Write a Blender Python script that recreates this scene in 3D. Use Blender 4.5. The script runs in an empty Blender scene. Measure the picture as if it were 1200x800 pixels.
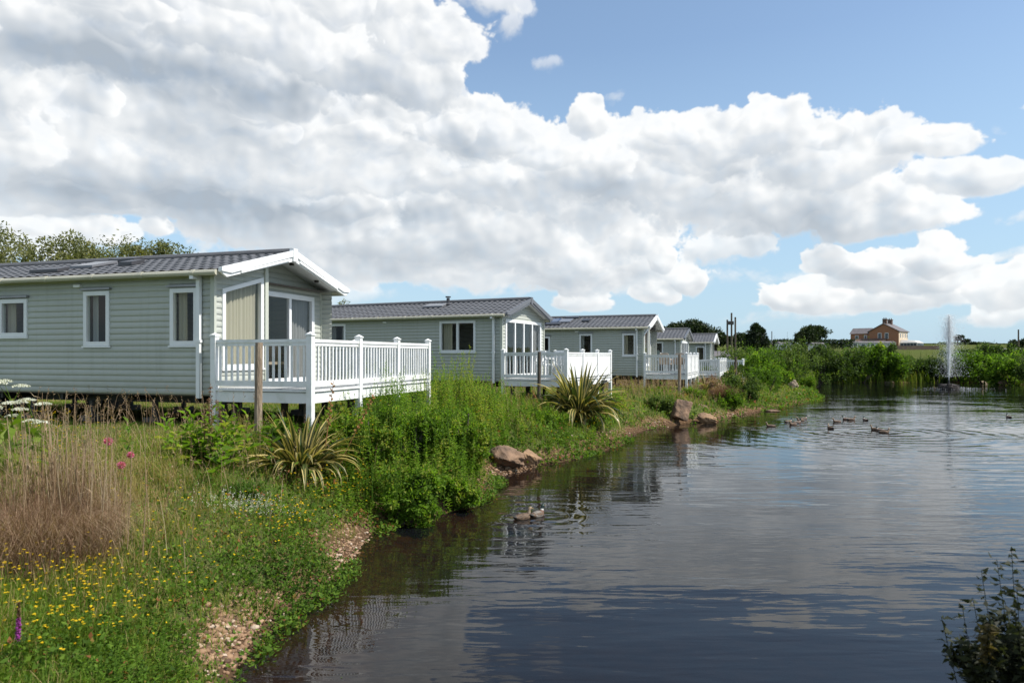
import bpy, bmesh, math, random
import numpy as np
from mathutils import Vector, Matrix
R = math.radians
S = bpy.context.scene
COL = S.collection
rng = np.random.default_rng(7)
random.seed(7)
H, F, HX, HY, WL = 3.0, 800.0, 600.0, 417.0, .40        # camera height, focal length and horizon of the photograph

# ------------------------------------------------------------------ scene helpers
def tag(o, label=None, cat=None, group=None, kind=None):
    if label: o['label'] = label
    if cat: o['category'] = cat
    if group: o['group'] = group
    if kind: o['kind'] = kind
    return o

def empty(name, loc, rz=0.0):
    o = bpy.data.objects.new(name, None)
    o.empty_display_size = 0.3
    o.location = loc
    o.rotation_euler = (0, 0, rz)
    COL.objects.link(o)
    return o

def link_mesh(name, me, mats, parent=None):
    o = bpy.data.objects.new(name, me)
    for m in (mats if isinstance(mats, (list, tuple)) else [mats]):
        me.materials.append(m)
    COL.objects.link(o)
    if parent is not None:
        o.parent = parent
    return o

def copy_tree(o, parent=None):
    c = o.copy()
    COL.objects.link(c)
    c.parent = parent
    for ch in list(o.children):
        copy_tree(ch, c)
    return c

class MB:
    """collects boxes, prisms and tubes and links them as one mesh object"""
    def __init__(s):
        s.v, s.f, s.m = [], [], []
    def add(s, vs, fs, mi=0):
        b = len(s.v)
        s.v.extend([tuple(v) for v in vs])
        for f in fs:
            s.f.append(tuple(b + i for i in f)); s.m.append(mi)
        return s
    def box(s, a, b, mi=0):
        x0, y0, z0 = a; x1, y1, z1 = b
        if x0 > x1: x0, x1 = x1, x0
        if y0 > y1: y0, y1 = y1, y0
        if z0 > z1: z0, z1 = z1, z0
        return s.add([(x0,y0,z0),(x1,y0,z0),(x1,y1,z0),(x0,y1,z0),(x0,y0,z1),(x1,y0,z1),(x1,y1,z1),(x0,y1,z1)],
                     [(0,3,2,1),(4,5,6,7),(0,1,5,4),(1,2,6,5),(2,3,7,6),(3,0,4,7)], mi)
    def prism(s, poly0, poly1, mi=0):
        """two matching 3-D outlines joined to a solid"""
        n = len(poly0)
        fs = [tuple(range(n))[::-1], tuple(range(n, 2*n))]
        fs += [(i, (i+1) % n, n + (i+1) % n, n + i) for i in range(n)]
        return s.add(list(poly0) + list(poly1), fs, mi)
    def ring(s, o0, i0, o1, i1, mi=0):
        """frame between an outer and an inner outline, with depth"""
        n = len(o0); vs = list(o0)+list(i0)+list(o1)+list(i1); fs = []
        for k in range(n):
            j = (k+1) % n
            fs += [(k, j, n+j, n+k), (2*n+k, 3*n+k, 3*n+j, 2*n+j), (k, 2*n+k, 2*n+j, j), (n+k, n+j, 3*n+j, 3*n+k)]
        return s.add(vs, fs, mi)
    def tube(s, pts, rad, n=8, mi=0, cap=True):
        pts = [Vector(p) for p in pts]
        rads = rad if isinstance(rad, (list, tuple)) else [rad]*len(pts)
        vs, fs = [], []
        for i, p in enumerate(pts):
            d = (pts[min(i+1, len(pts)-1)] - pts[max(i-1, 0)]).normalized()
            a = d.cross(Vector((0,0,1)))
            if a.length < 1e-3: a = Vector((1,0,0))
            a.normalize(); b = d.cross(a)
            for k in range(n):
                t = 2*math.pi*k/n
                vs.append(p + (a*math.cos(t) + b*math.sin(t))*rads[i])
        for i in range(len(pts)-1):
            for k in range(n):
                j = (k+1) % n
                fs.append((i*n+k, i*n+j, (i+1)*n+j, (i+1)*n+k))
        if cap:
            fs.append(tuple(range(n))[::-1]); fs.append(tuple((len(pts)-1)*n+k for k in range(n)))
        return s.add(vs, fs, mi)
    def build(s, name, mats, parent=None, smooth=False):
        me = bpy.data.meshes.new(name)
        me.from_pydata(s.v, [], s.f)
        bm = bmesh.new(); bm.from_mesh(me)
        bmesh.ops.recalc_face_normals(bm, faces=bm.faces)
        bm.to_mesh(me); bm.free()
        o = link_mesh(name, me, mats, parent)
        if any(s.m): me.polygons.foreach_set('material_index', s.m)
        if smooth: me.polygons.foreach_set('use_smooth', [True]*len(me.polygons))
        me.update()
        return o

def np_mesh(name, verts, polys, mats, parent=None, attrs=None, smooth=False):
    """mesh from arrays; polys is a list of (n,k) index arrays; attrs: {name: per-face floats}"""
    me = bpy.data.meshes.new(name)
    verts = np.asarray(verts, np.float32)
    me.vertices.add(len(verts)); me.vertices.foreach_set('co', verts.ravel())
    loops = np.concatenate([p.ravel() for p in polys]).astype(np.int32)
    tot = np.concatenate([np.full(len(p), p.shape[1]) for p in polys]).astype(np.int32)
    start = np.concatenate([[0], np.cumsum(tot)[:-1]]).astype(np.int32)
    me.loops.add(len(loops)); me.loops.foreach_set('vertex_index', loops)
    me.polygons.add(len(tot)); me.polygons.foreach_set('loop_start', start)
    me.update(calc_edges=True)
    for k, v in (attrs or {}).items():
        a = me.attributes.new(k, 'FLOAT', 'FACE')
        a.data.foreach_set('value', np.asarray(v, np.float32))
    if smooth:
        me.polygons.foreach_set('use_smooth', np.ones(len(tot), bool))
    me.validate()
    return link_mesh(name, me, mats, parent)

# ------------------------------------------------------------------ value noise for shaping land, clumps and stones
def vnoise(x, y, seed=0):
    x = np.asarray(x, float); y = np.asarray(y, float)
    xi = np.floor(x).astype(np.int64); yi = np.floor(y).astype(np.int64)
    fx = x - xi; fy = y - yi
    fx = fx*fx*(3-2*fx); fy = fy*fy*(3-2*fy)
    def h(a, b):
        n = (a*374761393 + b*668265263 + seed*1442695041) & 0x7fffffff
        n = ((n ^ (n >> 13))*1274126177) & 0x7fffffff
        return ((n ^ (n >> 16)) & 0xffff)/65535.0
    return (h(xi,yi)*(1-fx)+h(xi+1,yi)*fx)*(1-fy) + (h(xi,yi+1)*(1-fx)+h(xi+1,yi+1)*fx)*fy

def fbm(x, y, seed=0, o=3):
    t = 0; a = .5
    for i in range(o):
        t = t + a*vnoise(np.asarray(x)*2**i, np.asarray(y)*2**i, seed+i); a *= .5
    return t/(1-.5**o)

def sstep(a, b, x):
    t = np.clip((np.asarray(x, float)-a)/(b-a), 0, 1)
    return t*t*(3-2*t)

# ------------------------------------------------------------------ material helpers
def nodes(m):
    m.use_nodes = True
    nt = m.node_tree; nt.nodes.clear()
    return nt, nt.nodes.new
def lk(nt, a, b): nt.links.new(a, b)

def mk(name, c, rough=.6, c2=None, scale=4.0, detail=4, bump=0.0, bscale=None, spec=.5, metal=0.0, stretch=(1,1,1), coords='Object', lo=.35, hi=.65):
    """principled paint/stone/wood with a noise between two colours and a bump"""
    m = bpy.data.materials.new(name); nt, N = nodes(m)
    out = N('ShaderNodeOutputMaterial'); p = N('ShaderNodeBsdfPrincipled'); lk(nt, p.outputs[0], out.inputs[0])
    p.inputs['Roughness'].default_value = rough; p.inputs['Metallic'].default_value = metal
    p.inputs['Specular IOR Level'].default_value = spec
    tc = N('ShaderNodeTexCoord'); mp = N('ShaderNodeMapping'); mp.inputs['Scale'].default_value = stretch
    lk(nt, tc.outputs[coords], mp.inputs[0])
    if c2 is None: c2 = tuple(x*.86 for x in c)
    n = N('ShaderNodeTexNoise'); n.inputs['Scale'].default_value = scale; n.inputs['Detail'].default_value = detail
    lk(nt, mp.outputs[0], n.inputs[0])
    r = N('ShaderNodeMapRange'); r.inputs[1].default_value = lo; r.inputs[2].default_value = hi
    lk(nt, n.outputs[0], r.inputs[0])
    x = N('ShaderNodeMix'); x.data_type = 'RGBA'; x.inputs[6].default_value = (*c2, 1); x.inputs[7].default_value = (*c, 1)
    lk(nt, r.outputs[0], x.inputs[0]); lk(nt, x.outputs[2], p.inputs[0])
    if bump:
        n2 = N('ShaderNodeTexNoise'); n2.inputs['Scale'].default_value = bscale or scale*3; n2.inputs['Detail'].default_value = 6
        lk(nt, mp.outputs[0], n2.inputs[0])
        b = N('ShaderNodeBump'); b.inputs['Strength'].default_value = bump; b.inputs['Distance'].default_value = .05
        lk(nt, n2.outputs[0], b.inputs['Height']); lk(nt, b.outputs[0], p.inputs['Normal'])
    return m

def leafmat(name, stops, trans=.35, rough=.5, spec=.35, tcol=1.25):
    """leaf: each leaf's own 'tint' picks its colour; light passes through the blade"""
    m = bpy.data.materials.new(name); nt, N = nodes(m)
    out = N('ShaderNodeOutputMaterial'); p = N('ShaderNodeBsdfPrincipled'); t = N('ShaderNodeBsdfTranslucent'); mx = N('ShaderNodeMixShader')
    p.inputs['Roughness'].default_value = rough; p.inputs['Specular IOR Level'].default_value = spec
    a = N('ShaderNodeAttribute'); a.attribute_name = 'tint'
    r = N('ShaderNodeValToRGB'); e = r.color_ramp.elements
    while len(e) < len(stops): e.new(.5)
    for i, (pos, c) in enumerate(stops):
        e[i].position = pos; e[i].color = (*c, 1)
    lk(nt, a.outputs['Fac'], r.inputs[0]); lk(nt, r.outputs[0], p.inputs[0])
    g = N('ShaderNodeMix'); g.data_type = 'RGBA'; g.blend_type = 'MULTIPLY'; g.inputs[0].default_value = 1
    g.inputs[7].default_value = (1.2*tcol, 1.25*tcol, .55*tcol, 1)
    lk(nt, r.outputs[0], g.inputs[6]); lk(nt, g.outputs[2], t.inputs[0])
    mx.inputs[0].default_value = trans
    lk(nt, p.outputs[0], mx.inputs[1]); lk(nt, t.outputs[0], mx.inputs[2]); lk(nt, mx.outputs[0], out.inputs[0])
    return m
# ------------------------------------------------------------------ cumulus field, computed over the upper half of the sky
def aze(px, py):
    a = math.atan((px-HX)/F)
    return a, math.atan2(HY-py, math.hypot(F, px-HX))
CL = [  # heaps of cumulus over the pond: centre, half size, height of the heap
    (60,30,250,75,1.1),(250,15,190,62,1.1),(420,50,118,75,1.1),(490,80,52,50,.9),(465,5,60,40,.9),(150,150,290,80,1.15),(330,150,200,75,1.1),
    (475,180,115,58,1),(550,150,72,40,.9),(600,205,110,60,1.05),(690,140,22,26,.8),(745,200,120,60,1.0),(560,260,250,60,1.0),
    (630,300,150,36,.7),(450,300,120,42,.8),(830,165,85,42,1),(905,155,52,42,.95),(880,225,150,52,1.05),(985,185,105,48,1),(1085,172,65,26,.8),(1150,205,80,22,.75),
    (1020,248,105,26,.85),(772,293,17,18,1.15),(762,334,26,17.5,1.2),(803,320,24,17.5,1.1),(655,322,60,20,.8),(130,205,230,50,1.0),(310,245,150,52,1.0),(420,310,90,30,.8),(560,325,110,22,.75),(60,225,120,34,.9),(855,285,55,20,.65),(686,346,34,17.5,.95),(1085,295,42,28,.9),(1055,318,80,36,1.0),
    (968,300,28,22,1.05),(938,345,52,25,1.15),(1005,350,115,26,1.1),(1190,340,56,34,.95),(1180,300,40,9,.5),(1190,374,60,18,.6),(575,2,40,16,.75),(586,26,16,16,.6),(645,76,20,8,.35),
    (50,268,90,22,.75),(110,276,50,19,.7),(180,268,26,19,.8),(20,300,60,19,.6),(255,285,40,8,.35),(400,345,60,10,.3),(640,335,50,8,.35),(905,375,70,8,.3),(1110,378,60,7,.3),(810,318,22,9,.5),(700,308,30,14,.55),(722,120,10,8,.3),(530,50,20,20,.5),(520,110,30,18,.5),(1240,250,60,10,.4),(1120,152,30,12,.5),(1165,150,14,6,.4),(1140,306,26,6,.4),(1290,120,90,40,.9),(1350,300,120,50,.9),(-120,100,200,120,1.1),(-150,330,150,60,.9),(520,320,260,22,.5),(850,320,120,12,.3)]
DULL = [(480,255,60,14,.12),(200,160,120,12,.10),(700,225,60,12,.10),(820,245,60,12,.10),(420,300,80,10,.10),(560,225,50,12,.10),(230,95,170,34,.26),(60,70,110,40,.18),(420,112,110,28,.20),(130,225,210,26,.22),(540,165,70,28,.13),(330,250,120,28,.15),(960,262,140,24,.20),(880,205,90,25,.10),(610,312,180,22,.15),(700,255,90,26,.14),(1000,318,90,14,.10),(330,170,90,25,.14),(1130,215,60,10,.12),(740,180,40,16,.08)]
def worley(x, y, seed):
    xi = np.floor(x).astype(np.int64); yi = np.floor(y).astype(np.int64)
    best = np.full(x.shape, 9.0)
    for a in (-1, 0, 1):
        for b in (-1, 0, 1):
            cx = xi+a; cy = yi+b
            n = (cx*374761393 + cy*668265263 + seed*1442695041) & 0x7fffffff
            n = ((n ^ (n >> 13))*1274126177) & 0x7fffffff
            n = n ^ (n >> 16)
            px = cx + (n & 0xff)/255.0; py = cy + ((n >> 8) & 0xff)/255.0
            best = np.minimum(best, (px-x)**2 + (py-y)**2)
    return np.sqrt(best)
def shift(a, dx, dy):
    h, w = a.shape
    ix = np.clip(np.arange(w)+dx, 0, w-1); iy = np.clip(np.arange(h)+dy, 0, h-1)
    return a[iy][:, ix]
def blur(a, r):
    for ax in (0, 1):
        for _ in range(2):
            p = np.concatenate([np.repeat(np.take(a, [0], ax), r+1, ax), a, np.repeat(np.take(a, [-1], ax), r, ax)], ax)
            c = np.cumsum(p, ax)
            n = a.shape[ax]
            a = (np.take(c, np.arange(2*r+1, 2*r+1+n), ax) - np.take(c, np.arange(0, n), ax))/(2*r+1)
    return a
def clouds(A, E, fine):
    """A, E: azimuth and elevation grids -> coverage and brightness of the clouds, heap after heap, the far low ones first"""
    qx = A*2.4 + 11; qy = E*3.4 - .9*E*E + 7
    w1 = fbm(qx*3.1, qy*3.1, 3, 3)-.5; w2 = fbm(qx*3.1+9, qy*3.1+4, 5, 3)-.5
    w3 = fbm(qx*11, qy*11, 71, 3)-.5; w4 = fbm(qx*11+5, qy*11, 72, 3)-.5
    ex = A + .055*w1 + .022*w3; ey = E + .045*w2 + .018*w4
    qx2 = qx + .07*w1 + .022*w3; qy2 = qy + .07*w2 + .022*w4
    bil = .8*(.6-worley(qx2*5.5, qy2*5.5, 1)) + .6*(.6-worley(qx2*12, qy2*12, 2)) + (.46*(.6-worley(qx2*26, qy2*26, 4)) + .32*(.6-worley(qx2*54, qy2*54, 6)) + .18*(.6-worley(qx2*110, qy2*110, 8)) if fine else 0)
    fb = fbm(qx2*4, qy2*4, 9, 9 if fine else 5)-.5
    fb2 = fbm(qx2*20, qy2*22, 29, 6 if fine else 3)-.5
    nz = .40*bil + 1.0*fb + .5*fb2
    sm = blur(.5*bil + .5*fb, 3)
    emb = np.clip(sm - shift(sm, 8, 9), -.3, .3) if fine else np.zeros_like(nz)
    emb2 = np.clip(blur(fb+.3*bil, 12) - shift(blur(fb+.3*bil, 12), 27, 35), -.5, .5) if fine else np.zeros_like(nz)
    soft = fbm(qx*2.6, qy*3.6, 41, 3)
    C = np.zeros_like(A); Lm = np.full_like(A, .8)
    heaps = []
    rr = np.random.default_rng(5)
    for (x, y, rx, ry, am) in CL:
        heaps.append((y + .35*ry, x, y, rx, ry, am))
        for _ in range(int(rx*ry/1500) if ry > 24 else 0):             # smaller heaps inside the large ones
            t = rr.uniform(0, 6.283); d = rr.uniform(.2, .8)**.5
            r = rr.uniform(.22, .42)*min(rx, ry*1.7); X = x + d*rx*math.cos(t)*.85; Y = y + d*ry*math.sin(t)*.75
            heaps.append((Y + .4*r, X, Y, r*1.35, r*.8, am*rr.uniform(.75, .95)))
    for (_, x, y, rx, ry, am) in sorted(heaps, key=lambda t: -t[0]):
        a, e = aze(x, y); a1, _ = aze(x+rx, y); a0, _ = aze(x-rx, y); _, e1 = aze(x, y-ry); _, e0 = aze(x, y+ry)
        ra = (a1-a0)/2; re = (e1-e0)/2
        ii = np.where(np.abs(A[0]-a) < ra*1.9+.05)[0]; jj = np.where(np.abs(E[:, 0]-e) < re*1.9+.05)[0]
        if len(ii) < 2 or len(jj) < 2: continue
        sl_ = (slice(jj[0], jj[-1]+1), slice(ii[0], ii[-1]+1))
        v = (ex[sl_]-a)/ra; h = (ey[sl_]-e)/re
        b = am*(1 - .9*(v*v + np.where(h < 0, h*1.15, h)**2))
        sz = min(1, (re/.06)**.5)                                       # small heaps carry less of the noise
        thin = ry < 17
        den = np.minimum(np.maximum(b, -1.5), .7)*(.8 if thin else 1) + nz[sl_]*(1.25 if thin else .78+.22*sz) + (-.06 if thin else .05)
        c = (.8 if thin else 1)*sstep(-.02, (.55 if thin else .11)+.46*np.clip(-h-.1, 0, 1)+.16*soft[sl_], den + .22*fb2[sl_])*min(1, .4+am*.75)
        g = np.clip(.52 + .50*h + .14*v + .25*fb[sl_] + .10*bil[sl_], 0, 1)
        l = .66 + .36*sstep(0.05, .85, g) + .90*emb[sl_]*(.25+g) + .44*emb2[sl_] - .13*(1-g)*sstep(.5, 1.2, den) - .10*(soft[sl_]-.5)
        l = l + np.clip(.45-den, 0, .4)*.35
        C[sl_] = C[sl_]*(1-c) + c
        Lm[sl_] = Lm[sl_]*(1-c) + l*c
    # the broad dull undersides
    for (x, y, rx, ry, k) in DULL:
        a, e = aze(x, y); a1, _ = aze(x+rx, y); _, e1 = aze(x, y-ry)
        t = ((ex-a)/(a1-a))**2 + ((ey-e)/(e1-e))**2
        Lm = Lm - 1.2*k*np.exp(-t*1.1)*(.55+.9*soft)*np.clip(1.15-.3*emb2*4, .6, 1.5)
    C = C*(1 - .30*np.clip(1.2*fb2+.1, 0, 1))
    # broken cumulus elsewhere, out of view, cover raised to lift the ambient light
    oth = np.clip(np.maximum(np.abs(A)-.95, E-.66)*4.0, 0, 1)
    den = oth*1.02 - 1.0 + nz
    c = sstep(.02, .4, den)
    C = C*(1-c) + c; Lm = Lm*(1-c) + c*(1.0-.22*np.clip(den, 0, 1))
    return C, np.clip(Lm, .2, 1.03)
def build_clouds(W=6144):
    """coverage and brightness over az -90..270 deg, el 0..90 deg"""
    hh = W//4; q = 6
    azc = (np.arange(W//q)*q + q/2)/W*2*np.pi - np.pi/2; elc = (np.arange(hh//q)*q + q/2)/hh*np.pi/2
    A, E = np.meshgrid((azc+np.pi) % (2*np.pi) - np.pi, elc)
    c, l = clouds(A, E, False)
    c = np.repeat(np.repeat(blur(c, 1), q, 0), q, 1); l = np.repeat(np.repeat(blur(l, 1), q, 0), q, 1)
    c = blur(c, q//2); l = blur(l, q//2)
    C = np.zeros((hh, W), np.float32); Lm = np.zeros((hh, W), np.float32)
    C[:c.shape[0], :c.shape[1]] = c; Lm[:l.shape[0], :l.shape[1]] = l
    i0 = int(W*(.25-52/360)); i1 = int(W*(.25+52/360)); j1 = int(hh*52/90)
    az = (np.arange(i0, i1)+.5)/W*2*np.pi - np.pi/2; el = (np.arange(j1)+.5)/hh*np.pi/2
    A, E = np.meshgrid(az, el)
    c, l = clouds(A, E, True)
    # blend the finely worked part into the rest of the sky
    wx = np.minimum(sstep(0, 60, np.arange(i1-i0)), sstep(0, 60, np.arange(i1-i0)[::-1])); wy = sstep(0, 60, np.arange(j1)[::-1])
    wgt = wy[:, None]*wx[None, :]
    C[:j1, i0:i1] = c*wgt + C[:j1, i0:i1]*(1-wgt); Lm[:j1, i0:i1] = l*wgt + Lm[:j1, i0:i1]*(1-wgt)
    return C, Lm
# ------------------------------------------------------------------ camera, sun, sky with cumulus
SUN_AZ, SUN_EL = R(105), R(50)                   # to the right, a little behind the photographer
cd = bpy.data.cameras.new('camera'); cam = bpy.data.objects.new('camera', cd); COL.objects.link(cam)
cam.location = (0, 0, H); cam.rotation_euler = (R(90), 0, 0)
cd.sensor_width = 36; cd.lens = 24; cd.shift_y = 17/1200; cd.clip_end = 6000; cd.clip_start = .05
cd.dof.use_dof = True; cd.dof.focus_distance = 17; cd.dof.aperture_fstop = 2.8
S.camera = cam
sl = bpy.data.lights.new('sun', 'SUN'); sl.energy = 4.4; sl.angle = R(.6); sl.color = (1, .955, .88)
so = bpy.data.objects.new('sun', sl); COL.objects.link(so)
sd = Vector((math.sin(SUN_AZ)*math.cos(SUN_EL), math.cos(SUN_AZ)*math.cos(SUN_EL), math.sin(SUN_EL)))
so.rotation_euler = sd.to_track_quat('Z', 'Y').to_euler(); so.location = sd*60

wd = bpy.data.worlds.new('World'); S.world = wd; wd.use_nodes = True
nt = wd.node_tree; nt.nodes.clear(); N = nt.nodes.new
def wma(op, a, b=None, c=None, clamp=False):
    n = N('ShaderNodeMath'); n.operation = op; n.use_clamp = clamp
    for i, v in enumerate((a, b, c)):
        if v is None: continue
        if isinstance(v, (int, float)): n.inputs[i].default_value = v
        else: lk(nt, v, n.inputs[i])
    return n.outputs[0]
out = N('ShaderNodeOutputWorld'); bg = N('ShaderNodeBackground'); lk(nt, bg.outputs[0], out.inputs[0])
bg.inputs[1].default_value = .108
wd.cycles.sampling_method = 'MANUAL'; wd.cycles.sample_map_resolution = 512
sky = N('ShaderNodeTexSky'); sky.sky_type = 'NISHITA'; sky.sun_disc = False
sky.sun_elevation = SUN_EL; sky.sun_rotation = SUN_AZ; sky.air_density = 1.0; sky.dust_density = .6; sky.ozone_density = 1.6
tc = N('ShaderNodeTexCoord'); sx = N('ShaderNodeSeparateXYZ'); lk(nt, tc.outputs['Generated'], sx.inputs[0])
az = wma('ARCTAN2', sx.outputs[0], sx.outputs[1]); el = wma('ARCSINE', sx.outputs[2])
C_, L_ = build_clouds()
im = bpy.data.images.new('cumulus', C_.shape[1], C_.shape[0], alpha=False, float_buffer=True, is_data=True)
buf = np.ones((*C_.shape, 4), np.float32); buf[..., 0] = C_; buf[..., 1] = L_; buf[..., 2] = 0
im.pixels.foreach_set(buf.ravel()); im.update(); im.pack(); del buf, C_, L_
P = N('ShaderNodeCombineXYZ'); lk(nt, wma('FRACT', wma('MULTIPLY_ADD', az, 1/(2*math.pi), .25)), P.inputs[0]); lk(nt, wma('MULTIPLY', wma('MAXIMUM', el, .001), 2/math.pi), P.inputs[1])
it = N('ShaderNodeTexImage'); it.image = im; it.interpolation = 'Linear'; it.extension = 'EXTEND'; lk(nt, P.outputs[0], it.inputs[0])
cs = N('ShaderNodeSeparateColor'); lk(nt, it.outputs[0], cs.inputs[0])
hi = N('ShaderNodeMapRange'); hi.inputs[1].default_value = -.002; hi.inputs[2].default_value = .03; lk(nt, el, hi.inputs[0])
ramp = N('ShaderNodeValToRGB'); re_ = ramp.color_ramp.elements
re_[0].position = .22; re_[0].color = (2.9,3.3,3.75,1); re_[1].position = .98; re_[1].color = (6.8,6.85,6.82,1)
e_ = re_.new(.62); e_.color = (4.6,4.88,5.15,1)
lk(nt, cs.outputs[1], ramp.inputs[0])
# thin high milkiness towards the horizon
hz = N('ShaderNodeMapRange'); hz.inputs[1].default_value = .0; hz.inputs[2].default_value = .42; hz.inputs[3].default_value = .86; hz.inputs[4].default_value = .15; lk(nt, el, hz.inputs[0])
sm = N('ShaderNodeMix'); sm.data_type = 'RGBA'; lk(nt, hz.outputs[0], sm.inputs[0]); hs = N('ShaderNodeHueSaturation'); hs.inputs['Saturation'].default_value = 1.0; hs.inputs['Value'].default_value = 1.17; lk(nt, sky.outputs[0], hs.inputs['Color']); lk(nt, hs.outputs[0], sm.inputs[6]); sm.inputs[7].default_value = (3.0,4.45,5.7,1)
mx = N('ShaderNodeMix'); mx.data_type = 'RGBA'
lk(nt, wma('MULTIPLY', wma('MULTIPLY', cs.outputs[0], hi.outputs[0]), .97), mx.inputs[0]); lk(nt, sm.outputs[2], mx.inputs[6]); lk(nt, ramp.outputs[0], mx.inputs[7])
lk(nt, mx.outputs[2], bg.inputs[0])
S.view_settings.view_transform = 'Standard'; S.view_settings.look = 'None'; S.view_settings.gamma = 1; S.view_settings.exposure = .47
S.view_settings.use_curve_mapping = False
S.render.engine = 'CYCLES'
S.cycles.use_denoising = True
S.cycles.max_bounces = 8; S.cycles.transparent_max_bounces = 16; S.cycles.caustics_reflective = False; S.cycles.caustics_refractive = False
S.cycles.sample_clamp_indirect = 6
# ------------------------------------------------------------------ land, pond bed, water
def at0(px, py, z=WL):
    D = (H-z)*F/(py-HY)
    return ((px-HX)/F*D, D)
SHORE_PX = [(270,800),(288,770),(332,728),(372,700),(396,682),(400,661),(439,622),(472,608),(520,603),(560,592),(578,571),(576,560),(610,551),(634,544),
            (661,541),(700,531),(733,520),(738,510),(760,503),(800,497),(840,494),(875,485),(890,482),(915,478),(945,472),(960,466),(951,458),(941,453),(945,449.5),
            (1000,448),(1060,448.3),(1120,448),(1165,449.5),(1200,450.5)]
POND = [at0(*p) for p in SHORE_PX] + [(54,54),(57,42),(52,28),(42,17),(26,9.5),(12,5.4),(5.6,3.8),(2.9,3.0),(1.4,2.7),(0,2.8),(-1.2,3.6),(-1.85,4.6)]
POND = np.array(POND)
def sdist(x, y):
    """distance to the pond's edge, negative in the water"""
    x = np.asarray(x, float); y = np.asarray(y, float)
    d = np.full(x.shape, 1e9); ins = np.zeros(x.shape, bool)
    for i in range(len(POND)):
        ax, ay = POND[i]; bx, by = POND[(i+1) % len(POND)]
        ex, ey = bx-ax, by-ay
        t = np.clip(((x-ax)*ex + (y-ay)*ey)/(ex*ex+ey*ey+1e-12), 0, 1)
        d = np.minimum(d, (x-ax-t*ex)**2 + (y-ay-t*ey)**2)
        c = ((ay > y) != (by > y)) & (x < (bx-ax)*(y-ay)/(by-ay+1e-12) + ax)
        ins ^= c
    return np.where(ins, -1, 1)*np.sqrt(d)
def height(x, y, sd=None):
    x = np.asarray(x, float); y = np.asarray(y, float)
    s = sdist(x, y) if sd is None else sd
    s = s + .22*(fbm(x*1.7, y*1.7, 21, 3)-.5)*np.clip(2.2-np.abs(s)*.3, .3, 1)*1.5*np.clip(y/30, .55, 1.6)
    plat = np.interp(y, [-5, 5, 9, 12.5, 22.5, 31, 40, 48, 62, 70], [1.45, 1.5, 1.66, 1.69, 1.55, 1.5, 1.2, 1.13, 1.2, 1.1])
    w = np.interp(y, [0, 8, 11, 20, 40, 55, 66], [1.7, 1.6, 1.25, 1.3, 1.6, 2.2, 3.0])
    land = WL + (plat-WL)*(1-np.exp(-(np.maximum(s, 0)/w)**1.15))
    hill = np.interp(y, [64, 74, 90, 120, 150, 200, 300, 400, 3000], [0, .5, 1.1, 1.9, 3.0, 4.9, 7.5, 7.6, 6])
    land = land + hill*sstep(0, 12, s) + (fbm(x*.55, y*.55, 31, 3)-.5)*.16*np.clip(s/2, 0, 1) + .035*np.clip(s, 0, .6)
    bed = WL -.75*(1-np.exp(-np.maximum(-s, 0)/2.1)) + .02*(fbm(x*3, y*3, 11, 2)-.5)
    return np.where(s > 0, land, bed)
def hz(x, y):
    return float(height(np.array([x]), np.array([y]))[0])
def on_ground(px, py):
    """the spot of land that the photograph shows at a pixel"""
    D = np.geomspace(2.6, 400, 3000); x = (px-HX)/F*D; z = H-(py-HY)/F*D
    g = height(x, D)
    i = int(np.argmax(g >= z)) if np.any(g >= z) else len(D)-1
    return float(x[i]), float(D[i]), float(g[i])
def proj(x, y, z):
    return HX + F*x/np.maximum(y, .1), HY - F*(z-H)/np.maximum(y, .1)
def spaced(n, near, far, k):
    t = np.linspace(-1, 1, n)
    return np.sinh(t*k)/np.sinh(k)*far
gx = np.unique(np.concatenate([spaced(430, 0, 1600, 8.2), np.linspace(-12, 10, 190), np.linspace(10, 62, 110)]))
gy = np.unique(np.concatenate([np.linspace(-30, 0, 14), np.linspace(0, 30, 250), np.linspace(30, 85, 150), 85*np.exp(np.linspace(0, 3.5, 60))]))
GX, GY = np.meshgrid(gx, gy)
sdg = sdist(GX, GY)
GZ = height(GX, GY, sdg)
nx, ny = len(gx), len(gy)
idx = np.arange(nx*ny).reshape(ny, nx)
q = np.stack([idx[:-1,:-1], idx[:-1,1:], idx[1:,1:], idx[1:,:-1]], -1).reshape(-1, 4)

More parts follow.
